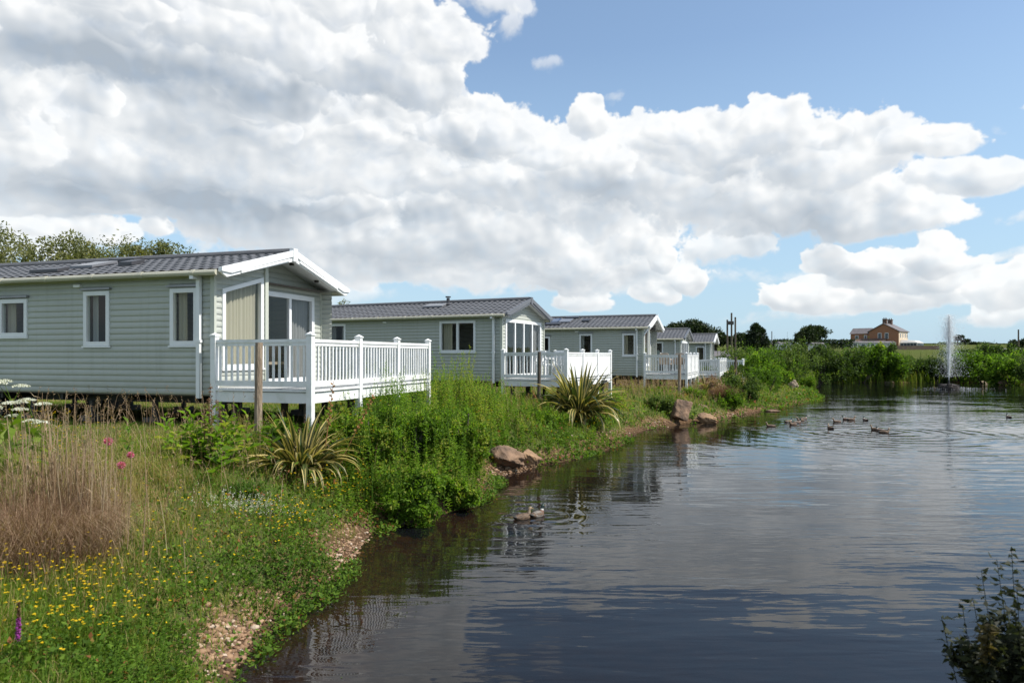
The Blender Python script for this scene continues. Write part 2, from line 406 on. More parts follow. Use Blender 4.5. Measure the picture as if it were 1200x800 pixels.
def ground_material():
    m = bpy.data.materials.new('turf and shingle'); nt, N = nodes(m)
    out = N('ShaderNodeOutputMaterial'); p = N('ShaderNodeBsdfPrincipled'); lk(nt, p.outputs[0], out.inputs[0])
    p.inputs['Roughness'].default_value = .9; p.inputs['Specular IOR Level'].default_value = 0
    g = N('ShaderNodeNewGeometry'); a = N('ShaderNodeAttribute'); a.attribute_name = 'shore'
    def noise(s, d=5):
        n = N('ShaderNodeTexNoise'); n.inputs['Scale'].default_value = s; n.inputs['Detail'].default_value = d; lk(nt, g.outputs['Position'], n.inputs[0]); return n.outputs[0]
    def mixc(f, c0, c1):
        x = N('ShaderNodeMix'); x.data_type = 'RGBA'
        for i, v in ((0, f), (6, c0), (7, c1)):
            if isinstance(v, tuple): x.inputs[i].default_value = (*v, 1)
            elif isinstance(v, float): x.inputs[i].default_value = v
            else: lk(nt, v, x.inputs[i])
        return x.outputs[2]
    def rng_(v, a0, a1):
        r = N('ShaderNodeMapRange'); r.inputs[1].default_value = a0; r.inputs[2].default_value = a1; lk(nt, v, r.inputs[0]); return r.outputs[0]
    turf = mixc(rng_(noise(1.3), .35, .65), (.045,.075,.018), (.085,.115,.03))
    turf = mixc(rng_(noise(26, 3), .42, .7), turf, (.11,.10,.045))
    turf = mixc(rng_(noise(.35), .52, .70), turf, (.085,.09,.035))
    peb = N('ShaderNodeTexVoronoi'); peb.inputs['Scale'].default_value = 17; lk(nt, g.outputs['Position'], peb.inputs[0])
    pc = N('ShaderNodeValToRGB'); e = pc.color_ramp.elements; e[0].color = (.15,.085,.05,1); e[1].color = (.36,.24,.16,1); n_ = e.new(.5); n_.color = (.24,.15,.09,1)
    sc = N('ShaderNodeSeparateColor'); lk(nt, peb.outputs['Color'], sc.inputs[0]); lk(nt, sc.outputs[0], pc.inputs[0])
    shing = mixc(rng_(peb.outputs['Distance'], .25, .6), pc.outputs[0], (.10,.06,.035))
    ma = N('ShaderNodeMath'); ma.operation = 'MULTIPLY_ADD'; lk(nt, noise(2.2, 4), ma.inputs[0]); ma.inputs[1].default_value = -1.1; lk(nt, a.outputs['Fac'], ma.inputs[2])
    wet = mixc(rng_(a.outputs['Fac'], .03, .28), (.075,.048,.028), shing)
    col = mixc(rng_(ma.outputs[0], -.25, -.02), wet, turf)
    mud = mixc(rng_(noise(4, 4), .4, .6), (.020,.016,.012), (.035,.027,.018))
    shal = mixc(rng_(noise(7, 4), .4, .6), (.07,.045,.022), (.14,.095,.05))
    mud = mixc(rng_(a.outputs['Fac'], -1.3, -.25), mud, shal)  # bed colour darkens away from the bank, standing in for light lost in depth
    col = mixc(rng_(a.outputs['Fac'], -.45, -.06), mud, col)
    lk(nt, col, p.inputs[0])
    b = N('ShaderNodeBump'); b.inputs['Strength'].default_value = .6; b.inputs['Distance'].default_value = .03; lk(nt, noise(30, 4), b.inputs['Height']); lk(nt, b.outputs[0], p.inputs['Normal'])
    return m
o = np_mesh('ground', np.stack([GX.ravel(), GY.ravel(), GZ.ravel()], -1), [q], ground_material(), smooth=True)
at_ = o.data.attributes.new('shore', 'FLOAT', 'POINT'); at_.data.foreach_set('value', sdg.ravel().astype(np.float32))
tag(o, kind='structure')

def water_material():
    m = bpy.data.materials.new('pond water'); nt, N = nodes(m)
    out = N('ShaderNodeOutputMaterial'); gl = N('ShaderNodeBsdfGlossy'); tr = N('ShaderNodeBsdfTransparent'); mx = N('ShaderNodeMixShader'); fr = N('ShaderNodeFresnel')
    df = N('ShaderNodeBsdfDiffuse'); df.inputs[0].default_value = (.010,.012,.014,1); m2 = N('ShaderNodeMixShader'); m2.inputs[0].default_value = .4
    gl.inputs['Roughness'].default_value = .015; gl.inputs[0].default_value = (.93,.95,.97,1); tr.inputs[0].default_value = (.62,.47,.28,1); fr.inputs[0].default_value = 1.33
    lk(nt, tr.outputs[0], m2.inputs[1]); lk(nt, df.outputs[0], m2.inputs[2])
    lk(nt, fr.outputs[0], mx.inputs[0]); lk(nt, m2.outputs[0], mx.inputs[1]); lk(nt, gl.outputs[0], mx.inputs[2]); lk(nt, mx.outputs[0], out.inputs[0])
    g = N('ShaderNodeNewGeometry')
    def noise(scale, st, d, rz=0.0):
        mp = N('ShaderNodeMapping'); mp.inputs['Scale'].default_value = st; mp.inputs['Rotation'].default_value = (0, 0, rz); lk(nt, g.outputs['Position'], mp.inputs[0])
        n = N('ShaderNodeTexNoise'); n.inputs['Scale'].default_value = scale; n.inputs['Detail'].default_value = d; n.inputs['Roughness'].default_value = .45
        n.inputs['Distortion'].default_value = .4
        lk(nt, mp.outputs[0], n.inputs[0]); return n.outputs[0]
    def ma(op, a, b, c=None):
        n = N('ShaderNodeMath'); n.operation = op
        for i, v in enumerate((a, b, c)):
            if v is None: continue
            if isinstance(v, (int, float)): n.inputs[i].default_value = v
            else: lk(nt, v, n.inputs[i])
        return n.outputs[0]
    w1 = noise(1.25, (.38, 1.7, 1), 2, R(-16)); w2 = noise(4.0, (.4, 1.7, 1), 2, R(-8)); w3 = noise(.22, (1, 1.6, 1), 2)
    amp = N('ShaderNodeMapRange'); amp.inputs[1].default_value = .38; amp.inputs[2].default_value = .66; amp.inputs[3].default_value = .25; amp.inputs[4].default_value = 1.15; lk(nt, w3, amp.inputs[0])
    hsum = ma('ADD', w1, ma('MULTIPLY', w2, .30))
    # rings spreading from the swimming ducks and from the fountain
    for (cx, cy, wl, k, r0) in RIPPLES:
        d = N('ShaderNodeVectorMath'); d.operation = 'DISTANCE'; d.inputs[1].default_value = (cx, cy, WL); lk(nt, g.outputs['Position'], d.inputs[0])
        s = ma('SINE', ma('MULTIPLY', d.outputs['Value'], 6.283/wl), 0)
        f = ma('MAXIMUM', ma('SUBTRACT', ma('POWER', 2.718, ma('MULTIPLY', d.outputs['Value'], -1/r0)), .09), 0)
        hsum = ma('MULTIPLY_ADD', ma('MULTIPLY', s, f), k, hsum)
    b = N('ShaderNodeBump'); b.inputs['Strength'].default_value = 1; b.inputs['Distance'].default_value = .022
    lk(nt, ma('MULTIPLY', hsum, amp.outputs[0]), b.inputs['Height'])
    lk(nt, b.outputs[0], gl.inputs['Normal']); lk(nt, b.outputs[0], fr.inputs['Normal'])
    return m
DUCK_A = at0(613, 607); DUCK_B = at0(628, 603)
FOUNT = at0(1112, 455.5)
RIPPLES = [(DUCK_A[0], DUCK_A[1], .34, .30, .85), (DUCK_B[0]+.2, DUCK_B[1], .31, .30, .8), (at0(1030,506)[0], at0(1030,506)[1], .62, .55, 5.5), (at0(950,495)[0], at0(950,495)[1], .48, .35, 3.5), (FOUNT[0], FOUNT[1], .8, .6, 6)]
wv = [(-6, 2.0, WL), (64, 2.0, WL), (64, 76, WL), (-6, 76, WL)]
o = MB().add(wv, [(0,1,2,3)]).build('pond_water', water_material()); tag(o, kind='structure')
# ------------------------------------------------------------------ materials of buildings
M = {}
def siding(name, c):
    """painted cladding: faint weathering, rain streaks and splash dirt towards the skirt"""
    m = mk(name, c, .5, tuple(x*.90 for x in c), 1.2, 5, bump=.04, bscale=30, spec=.35, stretch=(.5,.5,.5), lo=.3, hi=.7)
    nt = m.node_tree; N = nt.nodes.new; p = [n for n in nt.nodes if n.type == 'BSDF_PRINCIPLED'][0]
    src = p.inputs[0].links[0].from_socket
    tc = N('ShaderNodeTexCoord'); mp = N('ShaderNodeMapping'); mp.inputs['Scale'].default_value = (3.2,3.2,.16); lk(nt, tc.outputs['Object'], mp.inputs[0])
    n = N('ShaderNodeTexNoise'); n.inputs['Scale'].default_value = 2.5; n.inputs['Detail'].default_value = 5; lk(nt, mp.outputs[0], n.inputs[0])
    r = N('ShaderNodeMapRange'); r.inputs[1].default_value = .52; r.inputs[2].default_value = .78; r.inputs[4].default_value = .22; lk(nt, n.outputs[0], r.inputs[0])
    sx = N('ShaderNodeSeparateXYZ'); lk(nt, tc.outputs['Object'], sx.inputs[0])
    n2 = N('ShaderNodeTexNoise'); n2.inputs['Scale'].default_value = 5; n2.inputs['Detail'].default_value = 5; lk(nt, tc.outputs['Object'], n2.inputs[0])
    q = N('ShaderNodeMath'); q.operation = 'MULTIPLY_ADD'; lk(nt, n2.outputs[0], q.inputs[0]); q.inputs[1].default_value = -.55; lk(nt, sx.outputs[2], q.inputs[2])
    r2 = N('ShaderNodeMapRange'); r2.inputs[1].default_value = .75; r2.inputs[2].default_value = .28; r2.inputs[4].default_value = .30; lk(nt, q.outputs[0], r2.inputs[0])
    ad = N('ShaderNodeMath'); ad.operation = 'MAXIMUM'; lk(nt, r.outputs[0], ad.inputs[0]); lk(nt, r2.outputs[0], ad.inputs[1])
    x = N('ShaderNodeMix'); x.data_type = 'RGBA'; lk(nt, ad.outputs[0], x.inputs[0]); lk(nt, src, x.inputs[6]); x.inputs[7].default_value = (.17,.165,.12,1); lk(nt, x.outputs[2], p.inputs[0])
    return m
M['sage'] = siding('sage cladding', (.435,.455,.410))
M['sage_pale'] = siding('pale sage cladding', (.50,.52,.45))
M['white'] = mk('white plastic', (.78,.79,.79), .38, (.72,.73,.73), 2, 3, spec=.4)
M['cream'] = mk('cream gutter', (.47,.455,.36), .4, None, 2)
M['soffit'] = mk('soffit', (.70,.71,.69), .5, None, 3)
M['tile'] = mk('slate grey tile', (.125,.125,.13), .55, (.105,.106,.112), 3, 5, bump=.12, bscale=40, spec=.5)
M['verge_grey'] = mk('grey verge', (.13,.135,.15), .4, None, 3)
M['dark'] = mk('dark steel', (.02,.02,.02), .6, None, 3)
M['galv'] = mk('galvanised', (.3,.3,.31), .45, None, 3, metal=.6)
M['block'] = mk('axle stand', (.1,.1,.1), .8, None, 3)
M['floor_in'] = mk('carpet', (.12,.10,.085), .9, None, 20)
M['curtain'] = leafmat('curtain cloth', [(0, (.66,.60,.48)), (1, (.70,.64,.52))], .35, .8, .1, .8)
M['soft_white'] = leafmat('white net curtain', [(0, (.6,.6,.58)), (1, (.6,.6,.58))], .4, .8, .1, .8)
M['curtain_grey'] = leafmat('grey curtain', [(0, (.36,.35,.35)), (1, (.4,.39,.38))], .3, .8, .1, .8)
M['deckwhite'] = mk('white deck rail', (.78,.785,.78), .38, (.63,.645,.60), 5, 6, spec=.45, lo=.25, hi=.52)
M['deckboard'] = mk('grey deck board', (.40,.41,.41), .6, (.33,.34,.34), 4, 4, stretch=(8,1,1))
M['timber'] = mk('weathered timber', (.36,.28,.20), .85, (.18,.135,.095), 5, 6, bump=.6, bscale=20, stretch=(6,6,.6))
M['timber_dark'] = mk('dark timber', (.12,.095,.07), .85, (.06,.048,.037), 5, 6, bump=.6, bscale=20, stretch=(6,6,.6))
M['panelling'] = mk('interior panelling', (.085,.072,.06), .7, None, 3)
M['beige'] = mk('beige upholstery', (.50,.40,.31), .85, (.42,.33,.25), 8)
M['black'] = mk('black plastic', (.012,.012,.013), .4)
M['panelblue'] = mk('solar panel', (.012,.03,.075), .08, (.02,.05,.12), 3, 1, spec=.8)
M['vent'] = mk('roof vent', (.05,.05,.055), .4)
M['skyl'] = mk('rooflight', (.17,.175,.19), .25, None, 2)
M['lamp'] = mk('lamp housing', (.035,.03,.025), .4)
def glass_material(name, tint, boost):
    m = bpy.data.materials.new(name); nt, N = nodes(m)
    out = N('ShaderNodeOutputMaterial'); gl = N('ShaderNodeBsdfGlossy'); tr = N('ShaderNodeBsdfTransparent'); mx = N('ShaderNodeMixShader'); fr = N('ShaderNodeLayerWeight'); pw = N('ShaderNodeMath'); pw.operation = 'POWER'; pw.inputs[1].default_value = 4.2
    gl.inputs['Roughness'].default_value = .01; gl.inputs[0].default_value = (.95,.97,1,1); tr.inputs[0].default_value = (*tint, 1)
    a = N('ShaderNodeMath'); a.operation = 'ADD'; a.use_clamp = True; a.inputs[1].default_value = boost
    lk(nt, fr.outputs['Facing'], pw.inputs[0]); lk(nt, pw.outputs[0], a.inputs[0]); lk(nt, a.outputs[0], mx.inputs[0]); lk(nt, tr.outputs[0], mx.inputs[1]); lk(nt, gl.outputs[0], mx.inputs[2]); lk(nt, mx.outputs[0], out.inputs[0])
    g = N('ShaderNodeNewGeometry'); n = N('ShaderNodeTexNoise'); n.inputs['Scale'].default_value = 1.7; lk(nt, g.outputs['Position'], n.inputs[0])
    b = N('ShaderNodeBump'); b.inputs['Strength'].default_value = .12; b.inputs['Distance'].default_value = .02; lk(nt, n.outputs[0], b.inputs['Height']); lk(nt, b.outputs[0], gl.inputs['Normal'])
    return m
M['glass'] = glass_material('window glass', (.84,.87,.86), .025)

# ------------------------------------------------------------------ cladding: one slanted board per course, cut round the openings
def clip(poly, a, b, c):
    """keep the part of a 2-D outline where a*u + b*z <= c"""
    outp = []
    for i in range(len(poly)):
        p, q_ = poly[i], poly[(i+1) % len(poly)]
        dp = a*p[0]+b*p[1]-c; dq = a*q_[0]+b*q_[1]-c
        if dp <= 1e-9: outp.append(p)
        if (dp < -1e-9 and dq > 1e-9) or (dp > 1e-9 and dq < -1e-9):
            t = dp/(dp-dq); outp.append((p[0]+t*(q_[0]-p[0]), p[1]+t*(q_[1]-p[1])))
    return outp if len(outp) > 2 else None
def clad(mb, u0, u1, z0, z1, holes, P, course=.112, lip=.017, cuts=()):
    prof = [(0, 0), (.16, .85), (.34, 1), (.58, .9), (.80, .35), (1, 0)]        # rounded shiplap, board after board
    nb = int(math.ceil((z1-z0)/course - 1e-6))
    for k in range(nb):
        for (ta, oa), (tb, ob) in zip(prof[:-1], prof[1:]):
            a = z0+(k+ta)*course; b = min(z0+(k+tb)*course, z1)
            if b-a < 1e-4: continue
            pieces = [[(u0,a),(u1,a),(u1,b),(u0,b)]]
            for (ca, cb, cc) in cuts:
                pieces = [r for r in (clip(p, ca, cb, cc) for p in pieces) if r]
            for (h0, h1, hb, ht0, ht1) in holes:
                nxt = []
                m = (ht1-ht0)/(h1-h0)
                for p in pieces:
                    for cl in ([(1,0,h0)], [(-1,0,-h1)], [(-1,0,-h0),(1,0,h1),(0,1,hb)], [(-1,0,-h0),(1,0,h1),(m,-1,m*h0-ht0)]):
                        r = p
                        for c in cl:
                            r = clip(r, *c) if r else None
                        if r: nxt.append(r)
                pieces = nxt
            for p in pieces:
                mb.add([P(u, z, lip*(oa+(ob-oa)*(z-a)/(b-a))) for u, z in p], [tuple(range(len(p)))])
def window(root, P, hole, curtain=None, mull=(), trans=None, fw=.055, name='window', matf='white', flip=False, sill=True):
    """frame round an opening (parts of the house), its panes, mullions and the curtain behind"""
    h0, h1, hb, t0, t1 = hole
    s = (t1-t0)/(h1-h0)
    oo = [(h0-.025,hb-.025),(h1+.025,hb-.025),(h1+.025,t1+.025+s*.025),(h0-.025,t0+.025-s*.025)]
    ii = [(h0+fw,hb+fw),(h1-fw,hb+fw),(h1-fw,t1-fw-s*fw),(h0+fw,t0-fw+s*fw)]
    mb = MB(); mb.ring([P(u,z,.034) for u,z in oo], [P(u,z,.034) for u,z in ii], [P(u,z,-.05) for u,z in oo], [P(u,z,-.05) for u,z in ii])
    for mu in mull:
        zt = t0-fw+s*(mu-h0)
        mb.prism([P(mu-.04,hb+fw,.028),P(mu+.04,hb+fw,.028),P(mu+.04,zt,.028),P(mu-.04,zt,.028)], [P(mu-.04,hb+fw,-.045),P(mu+.04,hb+fw,-.045),P(mu+.04,zt,-.045),P(mu-.04,zt,-.045)])
    if trans:
        mb.prism([P(h0+fw,trans-.02,.026),P(h1-fw,trans-.02,.026),P(h1-fw,trans+.02,.026),P(h0+fw,trans+.02,.026)], [P(h0+fw,trans-.02,-.04),P(h1-fw,trans-.02,-.04),P(h1-fw,trans+.02,-.04),P(h0+fw,trans+.02,-.04)])
    if sill and hb > 1.0:
        mb.prism([P(h0-.05,hb-.06,.05),P(h1+.05,hb-.06,.05),P(h1+.05,hb-.028,.05),P(h0-.05,hb-.028,.05)], [P(h0-.05,hb-.06,.017),P(h1+.05,hb-.06,.017),P(h1+.05,hb-.028,.017),P(h0-.05,hb-.028,.017)])
    w = mb.build(name, M[matf], root)
    edges = [h0+fw] + [m for mu in mull for m in (mu-.04, mu+.04)] + [h1-fw]
    for k in range(0, len(edges), 2):
        a, b = edges[k], edges[k+1]
        pn = MB().add([P(a,hb+fw,-.012),P(b,hb+fw,-.012),P(b,t0-fw+s*(b-h0),-.012),P(a,t0-fw+s*(a-h0),-.012)], [(0,1,2,3)])
        pn.build('pane', M['glass'], w)
    if curtain:
        for (c0, c1, mt) in curtain:
            n = max(8, int((c1-c0)/.018)); us = np.linspace(c0, c1, n)
            vs = []; 
            for i, u in enumerate(us):
                d = -.14-.03*math.sin(u*62+math.sin(u*17)*1.3)
                vs += [P(u, hb-.02, d), P(u, t0+s*(u-h0)-.01, d*.96)]
            m_ = MB().add(vs, [(2*i, 2*i+2, 2*i+3, 2*i+1) for i in range(n-1)])
            m_.build('curtain', M[mt], w, smooth=True)
    return w

WZ, WH, RISE = .60, 2.23, .55                    # bottom of the wall above the ground, wall height, rise of the gable
def caravan(style, W, L, p, label, group):
    """local frame: gable wall in the plane x=0 looking to +x, long side in the plane y=0 looking to -y"""
    root = empty('holiday_caravan', (0,0,0))
    tag(root, label, 'caravan', group)
    z0, z1 = WZ, WZ+WH
    sl_ = RISE/(W/2)
    PF = lambda u, z, o: (-u, -o, z)              # long side that the pond path sees
    PB = lambda u, z, o: (-u, W+o, z)
    PG = lambda u, z, o: (o, u, z)                # gable with the doors
    PE = lambda u, z, o: (-L-o, u, z)
    RC = .30; YB = 1.485                          # the doors stand back beside the projecting left bay
    PR = lambda u, z, o: (o-RC, u, z)
    fl = WZ+.10
    if style == 'white':
        front = [(.37,.93,1.53,2.52,2.52),(2.40,2.98,1.53,2.52,2.52),(4.48,5.18,1.72,2.42,2.42),(7.4,8.3,1.72,2.42,2.42)]
        gable = [(.215,1.34,1.10,2.52,2.52+1.125*sl_),(1.60,3.58,WZ+.16,2.64,2.64)]
    else:
        front = [(1.0,2.37,1.6,2.62,2.62),(6.5,7.34,1.75,2.62,2.62)]
        gable = [(.27,3.22,WZ+.16,2.66,2.66)]
    back = [(1.75,2.15,1.55,2.2,2.2),(7.6,8.6,1.6,2.4,2.4)]
    mb = MB()
    clad(mb, 0, L, z0, z1, front, PF); clad(mb, 0, L, z0, z1, back, PB)
    cuts = [(-sl_,1,z1),(sl_,1,z1+sl_*W)]
    if style == 'white':
        clad(mb, 0, YB, z0, z1+RISE, gable[:1], PG, cuts=cuts); clad(mb, YB, W, z0, z1+RISE, gable[1:], PR, cuts=cuts)
        mb.add([(-RC,YB,z0),(0,YB,z0),(0,YB,z1+YB*sl_),(-RC,YB,z1+YB*sl_)], [(0,1,2,3)])
    else:
        clad(mb, 0, W, z0, z1+RISE, gable, PG, cuts=cuts)
    clad(mb, 0, W, z0, z1+RISE, [], PE, cuts=cuts)
    mb.build('wall', M['sage'], root)
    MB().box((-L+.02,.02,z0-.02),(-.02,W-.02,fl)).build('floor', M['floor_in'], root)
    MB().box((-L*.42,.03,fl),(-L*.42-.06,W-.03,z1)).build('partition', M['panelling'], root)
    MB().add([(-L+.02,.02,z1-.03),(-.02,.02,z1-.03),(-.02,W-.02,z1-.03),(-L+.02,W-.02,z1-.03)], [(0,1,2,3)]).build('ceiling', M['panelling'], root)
    t = MB()
    for (x, y) in ((.012,-.012),(.012-(RC if style == 'white' else 0),W+.012)):
        MB().box((x-.06,y-.03,z0-.02),(x+.03,y+.03,z1-.02)).build('corner_trim', M['sage_pale'], root)
    if style == 'white':
        t.box((-.02,1.40,z0),(.045,1.50,z1+1.4*sl_-.02)); t.build('centre_trim', M['sage_pale'], root)
    # roof: rows of pantiles on each slope
    o_ = .16; x0, x1 = -L-.18, p-.015
    rf = None
    for side in (0, 1):
        rows = 8; us = np.arange(x0, x1+.001, .034); vs = []; fs = []
        sl_len = W/2+o_
        for r in range(rows):
            for e in (0, 1):
                f = (r+e)/rows
                yy = -o_+f*sl_len; base = z1+.055+(yy)*sl_ + (.022 if e == 0 else 0)
                for u in us:
                    ph = (u/.215) % 1
                    bmp = .016*(math.sin(math.pi*min(ph/.62,1)) if ph < .62 else -.35*math.sin(math.pi*(ph-.62)/.38))
                    vs.append((u, yy if side == 0 else W-yy, base+bmp))
        n = len(us)
        for r in range(2*rows-1):
            for i in range(n-1):
                fs.append((r*n+i, r*n+i+1, (r+1)*n+i+1, (r+1)*n+i))
        if rf is None: rfm = MB()
        rfm.add(vs, fs)
        if rf is None: rf = rfm
    rf.tube([(x0, W/2, z1+RISE+.085), (x1, W/2, z1+RISE+.085)], .07, 8)
    roof = rf.build('roof', M['tile'], root)
    # gable overhang: soffit boards, stepped barge boards
    vm = 'white' if style == 'white' else 'verge_grey'
    zf = lambda y: z1 + (y if y < W/2 else W-y)*sl_
    so = MB()
    for a, b in ((-o_, W/2), (W/2, W+o_)):
        so.prism([(-L-.15,a,zf(a)+.005),(p-.02,a,zf(a)+.005),(p-.02,b,zf(b)+.005),(-L-.15,b,zf(b)+.005)], [(-L-.15,a,zf(a)+.035),(p-.02,a,zf(a)+.035),(p-.02,b,zf(b)+.035),(-L-.15,b,zf(b)+.035)])
    sof = so.build('soffit', M['soffit'], root)
    if style == 'white':
        dl = MB()
        for y in (W*.60, W*.84):
            MB().tube([(.0,y,zf(y)+.01),(.0,y,zf(y)-.035)], .05, 10).build('downlight', M['lamp'], sof)
    bb = MB(); D1 = .12 if style == 'white' else .10
    for k, (th, up, dn, ex) in enumerate(((.05,.10,D1,0),(.028,.11,D1*.15,.05))):
        xa = p if k == 0 else p+.05
        for sgn in (0, 1):
            def Y(y): return y if sgn == 0 else W-y
            a = -o_-.06; b = W/2+.0
            pl = [(a, zf(a)+up), (b, zf(b)+up), (b, zf(b)-dn), (a+.16+ex*2, zf(a+.16)-dn*.8), (a, zf(a)+up-.07)]
            bb.prism([(xa, Y(y), z) for y, z in pl], [(xa+th, Y(y), z) for y, z in pl])
    bb.box((p-.01,W/2-.075,zf(W/2)-D1-.01),(p+.09,W/2+.075,zf(W/2)+.135))
    if style == 'white':
        for sgn in (0, 1):                         # the raised lower board seen on the overhang
            def Y(y): return y if sgn == 0 else W-y
            a, b = .30, W/2-.18
            pl = [(a, zf(a)-.04), (b, zf(b)-.04), (b, zf(b)-.09), (a, zf(a)-.09)]
            bb.prism([(p+.05,Y(y),z) for y,z in pl], [(p+.075,Y(y),z) for y,z in pl])
    bb.build('barge_board', M[vm], root)
    eb = MB()                                       # boxed end of the eaves
    for y in (-o_-.04, W+.015):
        eb.box((-L-.15, y, zf(-o_)-.02),(p-.02, y+o_-.12+.06, zf(-o_)+.03))
    eb.build('eaves_board', M['cream'], root)
    for y in (-o_-.07, W+o_+.07):
        g = MB(); g.tube([(-L-.16,y,z1-.045),(p-.03,y,z1-.045)], .052, 8)
        for x in np.arange(-L, 0, 1.15): g.tube([(x-.04,y,z1-.045),(x+.04,y,z1-.045)], .06, 8)
        g.build('gutter', M['cream'], root)
    MB().box((-.31,-.10,z0-.05),(-.235,-.035,z1-.09)).box((-.33,-.105,z0+.95),(-.215,-.03,z0+1.0)).box((-.31,-.26,z1-.15),(-.235,-.06,z1-.08)).build('downpipe', M['white'], root)
    # openings
    for i, h in enumerate(front):
        w_ = h[1]-h[0]
        cu = [(h[1]-.05-w_*.26, h[1]-.02, 'curtain')] if i != 1 else [(h[1]-.05-w_*.22, h[1]-.02, 'soft_white')] if style == 'white' else [(h[0]+.02, h[0]+.25, 'curtain_grey'), (h[1]-.3, h[1]-.02, 'curtain_grey')]
        window(root, PF, h, cu, mull=((h[0]+h[1])/2,) if w_ > 1.2 else (), trans=None)
        if style == 'white':
            MB().box((-h[1]-.07,-.075,h[3]+.05),(-h[0]+.07,-.012,h[3]+.085)).build('window_hood', M['galv'], root)
    for h in back: window(root, PB, h, None)
    if style == 'white':
        window(root, PG, gable[0], [(gable[0][0]+.03, gable[0][1]-.03, 'curtain')])
        d = window(root, PR, gable[1], [(gable[1][0]+.04, gable[1][0]+.25, 'curtain_grey'), (gable[1][1]-.6, gable[1][1]-.04, 'curtain_grey')], mull=(2.69,), fw=.075, name='sliding_door', sill=False)
        h = MB(); h.tube([(.03-RC,1.64,1.52),(.085-RC,1.64,1.55),(.085-RC,1.64,1.72),(.03-RC,1.64,1.75)], .014, 6); h.build('door_handle', M['white'], d)
    else:
        d = window(root, PG, gable[0], [(.36,.62,'curtain_grey'),(2.9,3.12,'curtain_grey')], mull=(1.0,1.72,2.45), fw=.07, name='french_door', sill=False)
        h = MB()
        h.tube([(.03,1.66,1.5),(.07,1.66,1.5),(.07,1.54,1.5)], .014, 6); h.tube([(.03,1.78,1.5),(.07,1.78,1.5),(.07,1.9,1.5)], .014, 6); h.build('door_handle', M['white'], d)
    MB().box((-3.05 if style == 'white' else -4.6,-.07,z1-.20),((-3.05 if style == 'white' else -4.6)-.16,-.012,z1-.15)).build('wall_lamp', M['white'], root)
    # things on the roof
    def on_roof(x, f): return (x, f*W/2, z1+.09+f*W/2*sl_)
    def slab(name, x, f0, f1, w, hgt, mt):
        a = on_roof(x, f0); b = on_roof(x, f1)
        MB().prism([(x-w/2,a[1],a[2]),(x+w/2,a[1],a[2]),(x+w/2,b[1],b[2]),(x-w/2,b[1],b[2])], [(x-w/2,a[1],a[2]+hgt),(x+w/2,a[1],a[2]+hgt),(x+w/2,b[1],b[2]+hgt),(x-w/2,b[1],b[2]+hgt)]).build(name, M[mt], roof)
    if style == 'white':
        slab('rooflight', -4.0, .4, .72, .6, .05, 'skyl'); slab('roof_vent', -2.95, .45, .62, .35, .07, 'vent')
        slab('rooflight_kerb', -4.45, .16, .30, .75, .06, 'vent'); slab('roof_vent', -3.85, .84, .95, .7, .06, 'vent')
    else:
        f = on_roof(-2.9, .8)
        fl_ = MB(); fl_.tube([f, (f[0], f[1], f[2]+.22)], .06, 10); fl_.tube([(f[0],f[1],f[2]+.24),(f[0],f[1],f[2]+.28)], .10, 10); fl_.tube([(f[0],f[1],f[2]-.03),(f[0],f[1],f[2]+.05)], [.16,.07], 10)
        fl_.build('flue', M['vent'], roof)
        slab('rooflight', -3.3, .55, .78, .8, .05, 'skyl')
    # chassis, jack legs and wheels in the dark below
    ch = MB()
    for y in (.7, W-.7): ch.box((-L+.1,y-.05,z0-.2),(-.1,y+.05,z0-.03))
    for x in np.arange(-L+.5, 0, 1.6): ch.box((x-.03,.1,z0-.14),(x+.03,W-.1,z0-.022))
    ch.build('chassis', M['dark'], root)
    for x in (-.35, -2.0, -3.6, -5.2, -7.0, -9.0, -L+.4):
        for y in (.7, W-.7):
            j = MB(); j.box((x-.04,y-.04,.10),(x+.04,y+.04,z0-.15)); j.box((x-.16,y-.16,-.15),(x+.16,y+.16,.10)); j.build('jack_leg', M['block'], root)
    for x in (-5.9, -6.55):
        for y in (.45, W-.45):
            MB().tube([(x,y-.09,.22),(x,y+.09,.22)], .29, 20).build('wheel', M['black'], root)
    return root
G_C = 'sage green holiday caravans in a row along the pond'
spec = [('white', (-5.37,12.3), math.atan2(-.29,.957), 1.69, 'nearest and largest sage green holiday caravan, white barge boards and curtained angled window'),
        ('grey', (-.34,22.6), math.atan2(-.4325,.9016), 1.55, 'sage caravan with grey barge boards, four white glazed doors and a roof flue'),
        ('white', (5.99,31.2), math.atan2(-.36,.933), 1.49, 'smaller looking sage caravan with white barge boards, behind the deck with beige chairs'),
        ('grey', (9.85,40), math.atan2(-.377,.926), 1.19, 'distant sage caravan with grey verge, wedged between two white gabled caravans'),
        ('white', (13.9,48), math.atan2(-.36,.933), 1.13, 'farthest sage caravan of the row, small white gable at its right end')]
protos = {'white': caravan('white', 3.9, 10.6, .28, spec[0][4], G_C), 'grey': caravan('grey', 3.5, 10.6, .24, spec[1][4], G_C)}
for i, (st, xy, rz, gz, lb) in enumerate(spec):
    o = protos[st] if i < 2 else copy_tree(protos[st])
    o.location = (xy[0], xy[1], gz); o.rotation_euler = (0, 0, rz); o['label'] = lb

